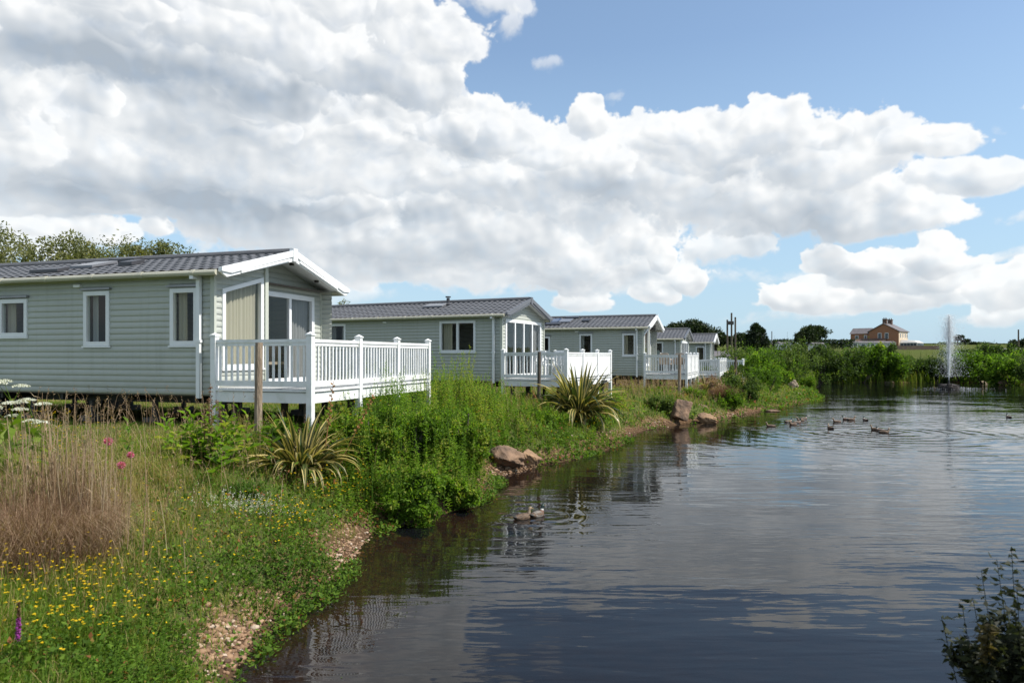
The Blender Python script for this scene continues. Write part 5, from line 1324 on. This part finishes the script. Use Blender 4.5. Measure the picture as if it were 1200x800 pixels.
# ------------------------------------------------------------------ shingle
ROCK = mk('sandstone', (.36,.225,.12), .9, (.14,.085,.05), 2.2, 8, bump=1.0, bscale=9)
ROCKD = mk('brown sandstone', (.24,.15,.092), .9, (.075,.05,.034), 2.6, 8, bump=1.0, bscale=9)
PALE = mk('pale sandstone', (.40,.32,.235), .9, (.24,.18,.13), 2.5, 8, bump=.6, bscale=9)
PEB = leafmat('pebbles', [(0,(.085,.05,.03)),(.4,(.20,.12,.068)),(.8,(.31,.195,.115)),(1,(.42,.33,.25))], 0.0, .75, .3)
def pebbles(cx, cy, sx, sy, n, sz):
    P_ = []
    for _ in range(n):
        g_ = rng.normal(0, 1, 2); P_.append(on_ground(cx+sx*g_[0]+sy*.5*g_[1]*-1, cy+sy*g_[1]))
    return np.array(P_), sz
sph = []
bm = bmesh.new(); bmesh.ops.create_icosphere(bm, subdivisions=1, radius=1); bm.verts.ensure_lookup_table(); SV = np.array([v.co[:] for v in bm.verts]); SF = np.array([[v.index for v in f.verts] for f in bm.faces]); bm.free()
pm = NP()
for (cx, cy, sx, sy, n, sz) in ((258,756,20,22,700,.022),(272,725,20,14,260,.018),(306,704,22,9,160,.015),(412,642,15,12,460,.019),(395,660,12,8,150,.018),(598,552,17,5,260,.026),(575,560,8,6,80,.022),(718,507,16,3.2,150,.03),(768,498,12,3,110,.03),(860,486,16,2.5,110,.04),(210,690,60,40,60,.014)):
    P_, s_ = pebbles(cx, cy, sx, sy, n, sz)
    sd_ = sdist(P_[:,0], P_[:,1]); P_ = P_[sd_ > -.5]; n = len(P_)
    sc = s_*rng.lognormal(-.05, .38, (n,1,1)).clip(.4, 2.0)*np.array([1,1,.62])*rng.uniform(.7, 1.3, (n,1,3))
    a = rng.uniform(0, 6.283, n); ca, sa = np.cos(a)[:,None], np.sin(a)[:,None]
    v = SV[None]*sc*(1+rng.normal(0, .09, (n, len(SV), 1)))
    v = np.stack([v[...,0]*ca-v[...,1]*sa, v[...,0]*sa+v[...,1]*ca, v[...,2]], -1)+P_[:,None,:]+np.array([0,0,.3])*s_
    f = SF[None]+(np.arange(n)*len(SV))[:,None,None]
    pm.tris(v.reshape(-1,3), f.reshape(-1,3), np.repeat(np.clip(rng.normal(.46, .32, n), 0, 1), len(SF)))
o = pm.build('shingle', PEB); o.data.polygons.foreach_set('use_smooth', np.ones(len(o.data.polygons), bool)); tag(o, 'rounded orange brown pebbles in patches along the shore', 'pebbles', kind='stuff')

# ------------------------------------------------------------------ boulders
def boulder(x, y, z, size, label, mat, seed, rz=0, tilt=(0,0), npt=16, name='boulder', rough=.15, group=None):
    g = np.random.default_rng(seed); bm = bmesh.new()
    for p in rand_dirs(npt, 0, g)*g.uniform(.8, 1.05, (npt,1)): bm.verts.new(p)
    bmesh.ops.convex_hull(bm, input=bm.verts)
    for v in [v for v in bm.verts if not v.link_faces]: bm.verts.remove(v)
    bmesh.ops.bevel(bm, geom=list(bm.edges), offset=.06, segments=2, affect='EDGES', profile=.6)
    bmesh.ops.triangulate(bm, faces=bm.faces)
    for _ in range(3):
        bmesh.ops.subdivide_edges(bm, edges=[e for e in bm.edges if e.calc_length() > .09], cuts=1); bmesh.ops.triangulate(bm, faces=bm.faces)
    co = np.array([v.co[:] for v in bm.verts])
    n_ = (fbm(co[:,0]*2.2+co[:,2]*1.7, co[:,1]*2.2-co[:,2]*1.3, seed, 4)-.5)*rough*2 + (fbm(co[:,0]*7+co[:,2]*5, co[:,1]*7-co[:,2]*4, seed+5, 4)-.5)*rough*1.5
    lay = np.sin((co[:,2]*1.0+co[:,0]*.25)*17+2*fbm(co[:,0]*2, co[:,1]*2, seed+9, 2))*.016
    for v, k in zip(bm.verts, n_+lay): v.co = v.co*(1+k)
    for v in bm.verts: v.co = Vector((v.co.x*size[0]/2, v.co.y*size[1]/2, v.co.z*size[2]/2))
    me = bpy.data.meshes.new(name); bm.to_mesh(me); bm.free(); me.polygons.foreach_set('use_smooth', np.ones(len(me.polygons), bool))
    o = link_mesh(name, me, mat); o.location = (x, y, z); o.rotation_euler = (tilt[0], tilt[1], rz); tag(o, label, 'rock', group)
    return o
def bpx(px, pyb, wpx, hpx, depth, label, mat, seed, D=None, tilt=(0,0), rz=0, sink=.15, **k):
    if D is None: x, D, z = on_ground(px, pyb)
    x = (px-HX)/F*D; zb = H-(pyb-HY)/F*D; h = hpx/F*D; w = wpx/F*D
    return boulder(x, D, zb+h/2-h*sink, (w*1.06, depth, h*(1+2*sink)), label, mat, seed, rz, tilt, **k)
bpx(594, 545, 50, 27, .9, 'brown boulder with a dark cleft on the shingle, its left half', ROCKD, 501, tilt=(.1,.2), group='boulders of the near shingle')
bpx(619, 544, 36, 19, .8, 'sandy orange boulder leaning on the brown one at the shingle', ROCK, 507, tilt=(0,.45), group='boulders of the near shingle')
bpx(799, 494, 37, 28, 1.1, 'large angular boulder with a pointed top at the water edge', ROCKD, 513, D=26.18, tilt=(.05,.25), npt=9, rough=.09)
bpx(817, 485, 24, 14, .8, 'darker rounded boulder behind the angular one', ROCKD, 504, D=28.18)
bpx(829, 495.5, 28, 12, .8, 'low flat slab of rock right of the angular boulder', ROCK, 505, D=26.36, tilt=(.1,.18), npt=12)
bpx(930, 456, 12, 12, .6, 'pale upright stone above the sloping pale slab', PALE, 506, D=42.92, tilt=(.1,-.15), npt=12)
bpx(931, 468, 30, 13, .8, 'pale slab sloping down to the water like a split log', PALE, 508, D=41.18, tilt=(0,.55), npt=14)
bpx(1041, 448.6, 13, 3, .7, 'pale flat stone at the far waterline below the house', PALE, 509)
bpx(1154, 449.5, 13, 4, .7, 'pale stone at the far waterline right of the fountain', PALE, 510)
bpx(1175, 451, 12, 6, .7, 'brown stone at the far waterline by the right edge', ROCKD, 511, D=60.69)
bpx(905, 482, 22, 3, .5, 'thin flat rock lying in the water before the pale slab', ROCKD, 512, D=32.08)

# ------------------------------------------------------------------ ducks: one continuous body along a bent spine
FEATH = [mk('brown mottled feathers', (.15,.095,.055), .7, (.05,.03,.018), 34, 3, stretch=(1,1,1)), mk('drake head', (.010,.035,.022), .35, (.008,.02,.016), 8), mk('bill', (.30,.22,.06), .4, None, 8),
         mk('grey flank', (.22,.195,.165), .7, (.12,.10,.085), 30), mk('dark tail', (.03,.026,.022), .6, None, 12), mk('breast', (.12,.06,.035), .6, None, 14), mk('pale cheek', (.27,.20,.13), .7, (.19,.14,.085), 30), mk('white ring', (.6,.6,.57), .6, None, 9)]
def duck(px, py, heading, label, drake=False, s=1.0, group='ducks swimming on the pond', look=0.0):
    # spine stations: x forward, z up, half width, half height, material
    hd = 1 if drake else 6; bd = 3 if drake else 0; br = 5 if drake else 0
    st = [(-.30,.115,.004,.004,4),(-.265,.105,.028,.014,4),(-.22,.085,.055,.035,4),(-.16,.070,.080,.062,0),(-.09,.062,.098,.078,bd),(-.01,.058,.105,.085,bd),(.06,.060,.100,.084,bd),(.115,.070,.082,.074,br),
          (.150,.098,.058,.056,br),(.168,.135,.040,.042,br),(.172,.165,.031,.034,7 if drake else hd),(.176,.185,.030,.032,hd),(.190,.212,.034,.036,hd),(.214,.226,.033,.033,hd),(.236,.222,.024,.024,hd),(.250,.214,.017,.014,2),(.275,.208,.016,.009,2),(.300,.204,.013,.005,2),(.306,.203,.003,.002,2)]
    m = MB(); n = 14; pts = [Vector((a[0],0,a[1])) for a in st]; rings = []
    vs, fs, mi = [], [], []
    for i, (x, z, hw, hh, mt) in enumerate(st):
        d = (pts[min(i+1,len(pts)-1)]-pts[max(i-1,0)]).normalized(); up = Vector((-d.z,0,d.x))
        turn = look*max(0, min(1, (i-9)/3))
        for k in range(n):
            t = 2*math.pi*k/n
            c = pts[i]+Vector((0,1,0))*math.cos(t)*hw+up*math.sin(t)*hh
            if turn:
                o_ = Vector((.172,0,0)); r_ = c-o_; c = o_+Vector((r_.x*math.cos(turn)-r_.y*math.sin(turn), r_.x*math.sin(turn)+r_.y*math.cos(turn), r_.z))
            vs.append(c)
    b = []
    for i in range(len(st)-1):
        for k in range(n):
            j = (k+1) % n; fs.append((i*n+k, i*n+j, (i+1)*n+j, (i+1)*n+k)); mi.append(st[i+1][4] if st[i+1][4] != 7 else 7)
    m.v = [tuple(v) for v in vs]; m.f = fs; m.m = mi
    for sgn in (-1, 1):                            # folded wings and eyes belong to the same body
        w = []
        for (x, z, y) in ((.075,.105,.092),(.0,.128,.090),(-.10,.125,.072),(-.215,.112,.030),(-.12,.085,.088),(.0,.075,.112),(.07,.082,.104)):
            w.append((x, sgn*y, z))
        c0 = (-.04, sgn*.112, .105); base = len(m.v); m.v += w+[c0]
        for k in range(7): m.f.append((base+k, base+(k+1) % 7, base+7)); m.m.append(0)
    x, y = at0(px, py)
    o = m.build('duck', FEATH, None, smooth=True); o.location = (x, y, WL-.035*s); o.rotation_euler = (0, 0, heading); o.scale = (s*.78, s*.88, s*.86)
    tag(o, label, 'duck', group)
    return o
h_ = duck(613, 607, R(38), 'brown hen duck of the pair swimming nearest', False, .92); duck(630, 604, R(52), 'drake with a dark green head, foremost of the nearest pair', True, .92)
DK = [(903,499.6,170,0,'single duck farthest left of the distant flock'),(924,494.5,20,1,'duck at the left end of the tight far string, upper one'),(929,497.5,200,0,'duck lowest in the tight far string of five'),(934,495.5,10,1,'duck in the middle of the tight far string of five'),
      (938,493,190,0,'fourth duck along the tight far string, from the left'),(941.8,491,15,1,'duck at the right end of the tight far string of five'),(973,502,95,0,'lone brown duck below the middle of the distant flock'),(980.5,494.5,185,0,'duck on its own just right above the lone brown duck'),
      (992,491.5,170,1,'left duck of the close pair high in the middle of the pond'),(998,492,10,0,'right duck of the close pair high in the middle of the pond'),(1014,492.5,90,1,'upright duck between the close pair and the cluster of three'),
      (1026,503.5,150,0,'left duck of the dark cluster of three'),(1032,505,120,1,'middle duck of the dark cluster of three, head raised'),(1036.5,506.8,350,0,'right duck of the dark cluster of three'),(1182,489,80,1,'duck far out on the right, apart from the rest'),(1096.5,455,180,0,'dark duck beside the fountain float')]
for px, py, hd, dr, lb in DK: duck(px, py, R(hd), lb, bool(dr), .93, look=random.uniform(-.5,.5))

# ------------------------------------------------------------------ fountain
fx, fy = FOUNT; root = empty('fountain', (fx, fy, WL)); tag(root, 'tall white water jet rising from a dark float in the pond', 'fountain')
fl_ = MB(); fl_.tube([(0,0,-.15),(0,0,.18),(0,0,.34),(0,0,.40)], [.7,.72,.5,.25], 14); 
for k in range(9):
    a = k*.7; fl_.box((math.cos(a)*.55-.13,math.sin(a)*.55-.13,.05),(math.cos(a)*.55+.13,math.sin(a)*.55+.13,.34+.08*math.sin(k*2.3)))
fl_.build('float', mk('float stones', (.05,.04,.035), .9, (.02,.018,.016), 6, 5, bump=.6), root)
MB().tube([(0,0,.38),(0,0,.7)], [.08,.05], 10).build('nozzle', M['dark'], root)
WAT = bpy.data.materials.new('falling water'); nt, N = nodes(WAT)
out = N('ShaderNodeOutputMaterial'); p_ = N('ShaderNodeBsdfPrincipled'); p_.inputs['Base Color'].default_value = (.86,.89,.91,1); p_.inputs['Roughness'].default_value = .25; t_ = N('ShaderNodeBsdfTranslucent'); t_.inputs[0].default_value = (.86,.89,.91,1); x_ = N('ShaderNodeMixShader'); x_.inputs[0].default_value = .65
lk(nt, p_.outputs[0], x_.inputs[1]); lk(nt, t_.outputs[0], x_.inputs[2])
tp_ = N('ShaderNodeBsdfTransparent'); x2_ = N('ShaderNodeMixShader'); x2_.inputs[0].default_value = .72; lk(nt, tp_.outputs[0], x2_.inputs[1]); lk(nt, x_.outputs[0], x2_.inputs[2]); lk(nt, x2_.outputs[0], out.inputs[0])
ht = H-WL-(368-HY)/F*fy
MB().tube([(0,0,.6),(0,0,ht*.35),(.02,0,ht*.62),(.03,0,ht*.8)], [.03,.035,.03,.012], 8).build('water_jet', WAT, root)
g = np.random.default_rng(81)
def droplets(n, tmax, spread, wind, rad, seed):
    g = np.random.default_rng(seed); v0 = math.sqrt(2*9.8*(ht-.6))*g.uniform(.55, 1.0, n)**.35; t = g.uniform(0, tmax, n)*v0/9.8
    a = g.uniform(0, 6.283, n); vr = np.abs(g.normal(0, spread, n)); p = np.stack([np.cos(a)*vr*t+wind*t*t*g.uniform(.3, 1, n), np.sin(a)*vr*t, .6+v0*t-4.9*t*t], -1)
    p = p[p[:,2] > .02]; n = len(p); r = rad*g.lognormal(0, .4, (n,1,1))
    oc = np.array([[1,0,0],[-1,0,0],[0,1,0],[0,-1,0],[0,0,1.4],[0,0,-1.4]]); of = np.array([[0,2,4],[2,1,4],[1,3,4],[3,0,4],[2,0,5],[1,2,5],[3,1,5],[0,3,5]])
    m = NP(); m.tris((oc[None]*r+p[:,None]).reshape(-1,3), (of[None]+(np.arange(n)*6)[:,None,None]).reshape(-1,3), np.zeros(n*8)); return m
o = droplets(24000, 1.96, .36, .05, .009, 1).build('spray', WAT, root); o['kind'] = 'stuff'
o = droplets(7000, .95, .04, .0, .012, 2).build('jet_droplets', WAT, root); o['kind'] = 'stuff'
n = 350; a = g.uniform(0, 6.283, n); r_ = np.abs(g.normal(0, 1.0, n)); m = NP(); p = np.stack([np.cos(a)*r_*1.5+.5, np.sin(a)*r_*.9, .02+.22*g.random(n)**2*np.exp(-r_)], -1)
d = rand_dirs(n, .5, g); v, q_ = leaf_faces(p, d, side_of(d, g), .05, .04); m.quads(v, q_, np.zeros(n)); o = m.build('splash', WAT, root); o['kind'] = 'stuff'

# ------------------------------------------------------------------ brick house on the rise
BRICK = bpy.data.materials.new('orange brick'); nt, N = nodes(BRICK)
out = N('ShaderNodeOutputMaterial'); p_ = N('ShaderNodeBsdfPrincipled'); b_ = N('ShaderNodeTexBrick'); tc = N('ShaderNodeTexCoord'); mp = N('ShaderNodeMapping'); mp.inputs['Rotation'].default_value = (R(90), 0, 0)
b_.inputs['Color1'].default_value = (.33,.14,.068,1); b_.inputs['Color2'].default_value = (.25,.105,.052,1); b_.inputs['Mortar'].default_value = (.28,.18,.12,1); b_.inputs['Scale'].default_value = 3
lk(nt, tc.outputs['Object'], mp.inputs[0]); lk(nt, mp.outputs[0], b_.inputs[0]); lk(nt, b_.outputs[0], p_.inputs[0]); p_.inputs['Roughness'].default_value = .9; lk(nt, p_.outputs[0], out.inputs[0])
RSLATE = mk('house slates', (.15,.13,.13), .6, (.10,.09,.09), 2, 4); TERR = mk('brown tiles', (.13,.08,.06), .8, (.09,.055,.04), 2)
CREAMW = mk('cream wall', (.62,.50,.36), .8, None, 1); DGLASS = mk('far window glass', (.05,.06,.07), .1, None, 2); STONEG = mk('conservatory paint', (.50,.49,.46), .6, None, 2)
STONEW = mk('field wall', (.13,.09,.07), .9, (.08,.06,.045), 1.5, 6, bump=.5)
D0 = 200; cx_, cy_ = (1053-HX)/F*D0, D0; zb = H-(405-HY)/F*D0-1.0
rz = R(-45); root = empty('brick_house', (cx_, cy_, zb), rz); tag(root, 'two storey orange brick house on the rise with two chimneys', 'house')
# local: corner nearest the pond at the origin; -x along the gable front, +y along the lit long side
Wg, Lg, he = 8.1, 9.2, H-(388-HY)/F*D0-zb; hr = H-(379-HY)/F*D0-zb
Lw = 5.4; hew = H-(389.5-HY)/F*D0-zb; hrw = H-(383-HY)/F*D0-zb
w = MB(); w.prism([(0,0,-2),(-Wg,0,-2),(-Wg,0,he),(-Wg/2,0,hr),(0,0,he)], [(0,Lg,-2),(-Wg,Lg,-2),(-Wg,Lg,he),(-Wg/2,Lg,hr),(0,Lg,he)])
w.prism([(-Wg-.002,.6,-2),(-Wg-.002,.6,hew),(-Wg-.002,3.6,hrw),(-Wg-.002,6.6,hew),(-Wg-.002,6.6,-2)], [(-Wg-Lw,.6,-2),(-Wg-Lw,.6,hew),(-Wg-Lw,3.6,hrw),(-Wg-Lw,6.6,hew),(-Wg-Lw,6.6,-2)])
w.build('wall', BRICK, root)
sr = (hr-he)/(Wg/2); rf = MB()
for sg in (0, 1):
    X = lambda x: x if sg == 0 else -Wg-x
    rf.prism([(X(.35),-.3,he-.35*sr+.06),(X(-Wg/2),-.3,hr+.06),(X(-Wg/2),Lg+.3,hr+.06),(X(.35),Lg+.3,he-.35*sr+.06)], [(X(.35),-.3,he-.35*sr+.26),(X(-Wg/2),-.3,hr+.26),(X(-Wg/2),Lg+.3,hr+.26),(X(.35),Lg+.3,he-.35*sr+.26)])
sw = (hrw-hew)/3
rf.prism([(-Wg-.03,.3,hew-.3*sw+.05),(-Wg-.03,3.6,hrw+.05),(-Wg-.03,6.9,hew-.3*sw+.05)], [(-Wg-Lw-.3,.3,hew-.3*sw+.05),(-Wg-Lw-.3,3.6,hrw+.05),(-Wg-Lw-.3,6.9,hew-.3*sw+.05)])
roof = rf.build('roof', RSLATE, root)
for y in (1.4, 6.4):
    c = MB(); c.box((-Wg/2-.55,y-.5,hr-.4),(-Wg/2+.55,y+.5,hr+1.35)); c.box((-Wg/2-.65,y-.6,hr+1.35),(-Wg/2+.65,y+.6,hr+1.55))
    for q in (-.28,.28): c.tube([(-Wg/2+q,y,hr+1.55),(-Wg/2+q,y,hr+1.95)], .13, 8)
    c.build('chimney', TERR, roof)
def hwin(x, z, ww, hh, side):
    if side == 'g': f = MB().box((x-ww/2,-.06,z-hh/2),(x+ww/2,-.004,z+hh/2)); gl = MB().box((x-ww/2+.1,-.075,z-hh/2+.1),(x+ww/2-.1,-.062,z+hh/2-.1))
    else: f = MB().box((.055,x-ww/2,z-hh/2),(.11,x+ww/2,z+hh/2)); gl = MB().box((.112,x-ww/2+.1,z-hh/2+.1),(.125,x+ww/2-.1,z+hh/2-.1))
    o = f.build('window', M['white'], root); gl.build('pane', DGLASS, o)
for x in (-3.2,-5.1): hwin(x, he-1.3, 1.0, 1.8, 'g')
MB().box((.004,.15,-.9),(.05,Lg-.1,he-.12)).build('rendered_side', CREAMW, root)
for y in (1.6, 3.9, 6.2, 8.2): hwin(y, he-1.2, .8, 1.4, 's')
for (xa, xb) in ((-9.6,-8.8),(-12.2,-11.2)):
    o = MB().box((xa,.53,hew-1.9),(xb,.594,hew-.6)).build('window', M['white'], root); MB().box((xa+.1,.505,hew-1.8),(xb-.1,.527,hew-.7)).build('pane', DGLASS, o)
lt = MB(); lt.prism([(-11.5,-3.2,1.9),(-3,-3.2,1.9),(-3,-.02,3.1),(-11.5,-.02,3.1)], [(-11.5,-3.2,2.05),(-3,-3.2,2.05),(-3,-.02,3.25),(-11.5,-.02,3.25)]); lt.build('lean_to_roof', TERR, root)
MB().box((-11.3,-3.0,-2),(-3.2,-.03,1.88)).build('lean_to_wall', BRICK, root)
cv = MB(); cv.box((.15,.8,-2),(4.6,7.6,1.9)); cv.prism([(.15,.8,1.9),(4.6,.8,1.9),(3.6,1.9,2.55),(.15,1.9,2.8)], [(.15,7.6,1.9),(4.6,7.6,1.9),(3.6,6.5,2.55),(.15,6.5,2.8)]); o = cv.build('conservatory', STONEG, root)
gp = MB()
for k in range(5): gp.box((.35+k*.85,.72,.6),(1.05+k*.85,.79,1.7))
for k in range(7): gp.box((4.61,1.05+k*.92,.6),(4.68,1.8+k*.92,1.7))
gp.build('pane', DGLASS, o)
# caravans parked before the house
def far_van(px0, px1, D, ytop, ybot, label, mt):
    x0 = (px0-HX)/F*D; x1 = (px1-HX)/F*D; zt = H-(ytop-HY)/F*D; zb2 = H-(ybot-HY)/F*D-1; r = empty('static_caravan', ((x0+x1)/2, D, zb2)); tag(r, label, 'caravan'); hw = (x1-x0)/2; hh = zt-zb2
    MB().box((-hw,0,0),(hw,3.2,hh-.5)).build('wall', mt, r)
    MB().prism([(-hw-.15,-.2,hh-.49),(-hw-.15,1.6,hh),(-hw-.15,3.4,hh-.49)], [(hw+.15,-.2,hh-.49),(hw+.15,1.6,hh),(hw+.15,3.4,hh-.49)]).build('roof', RSLATE, r)
    nw = max(2, int(hw*2/2.2))
    for k in range(nw):
        xx = -hw+(k+.5)*2*hw/nw; o = MB().box((xx-.6,-.05,hh-1.7),(xx+.6,-.004,hh-.7)).build('window', M['white'], r); MB().box((xx-.5,-.065,hh-1.6),(xx+.5,-.052,hh-.8)).build('pane', DGLASS, o)
far_van(1006, 1050, 186, 399.5, 408, 'long grey green caravan parked below the brick house', M['sage'])
far_van(991, 1006, 180, 399, 407, 'short dull caravan left of the grey green one below the house', M['sage_pale'])
far_van(915, 928, 150, 400, 405, 'white topped caravan showing over the bank shrubs', M['soffit'])
far_van(955, 968, 140, 401, 405, 'pale caravan roof peeping above the tall olive shrub', M['soffit'])
far_van(838, 856, 64, 411, 424, 'white caravan end beyond the farthest deck', M['white'])
# field wall and hut
x0, x1 = (1050-HX)/F*160, (1100-HX)/F*160
o = MB().box((-(x1-x0)/2,-.25,-2.5),((x1-x0)/2,.25,2.2)).build('stone_wall', STONEW); o.location = ((x0+x1)/2, 160, H-(405-HY)/F*160-2.2); tag(o, 'dark stone wall running right from the conservatory', 'wall')
r = empty('field_hut', ((1192-HX)/F*150, 150, H-(417-HY)/F*150)); tag(r, 'small brown boarded hut at the right edge', 'hut')
MB().box((-2.0,0,-1),(2.0,2.5,1.1)).build('wall', TERR, r); MB().prism([(-2.2,-.2,1.1),(-2.2,1.25,1.7),(-2.2,2.7,1.1)], [(2.2,-.2,1.1),(2.2,1.25,1.7),(2.2,2.7,1.1)]).build('roof', RSLATE, r)
# poles
def pole(px, D, ytop, r_, label, group='poles against the sky', cross=False):
    x = (px-HX)/F*D; z = hz(x, D); h = H-(ytop-HY)/F*D-z; m = MB().tube([(0,0,-.5),(0,0,h)], [r_*1.1, r_*.9], 8)
    if cross: m.box((-.9,-.06,h-.7),(.9,.06,h-.55))
    o = m.build('utility_pole', M['timber_dark']); o.location = (x, D, z); tag(o, label, 'pole', group)
pole(852.3, 100, 374.5, .14, 'left pole of the three pole group on the skyline'); pole(857.3, 100, 366.5, .14, 'tallest middle pole of the three pole group'); pole(861.7, 101, 371.5, .14, 'right pole of the three pole group')
x = (854.8-HX)/F*100; o = MB().box((-.42,-.3,-.25),(.42,.3,.25)).build('transformer_box', M['dark']); o.location = (x, 99.6, H-(378.5-HY)/F*100); tag(o, 'dark transformer box held between the two left poles', 'transformer')
pole(1193.5, 165, 386, .17, 'single pole at the right edge beside the dark tree'); pole(950.5, 152, 379.5, .15, 'pole standing behind the windswept tree'); pole(904.5, 140, 388, .09, 'thin pole right of the round topped tree')
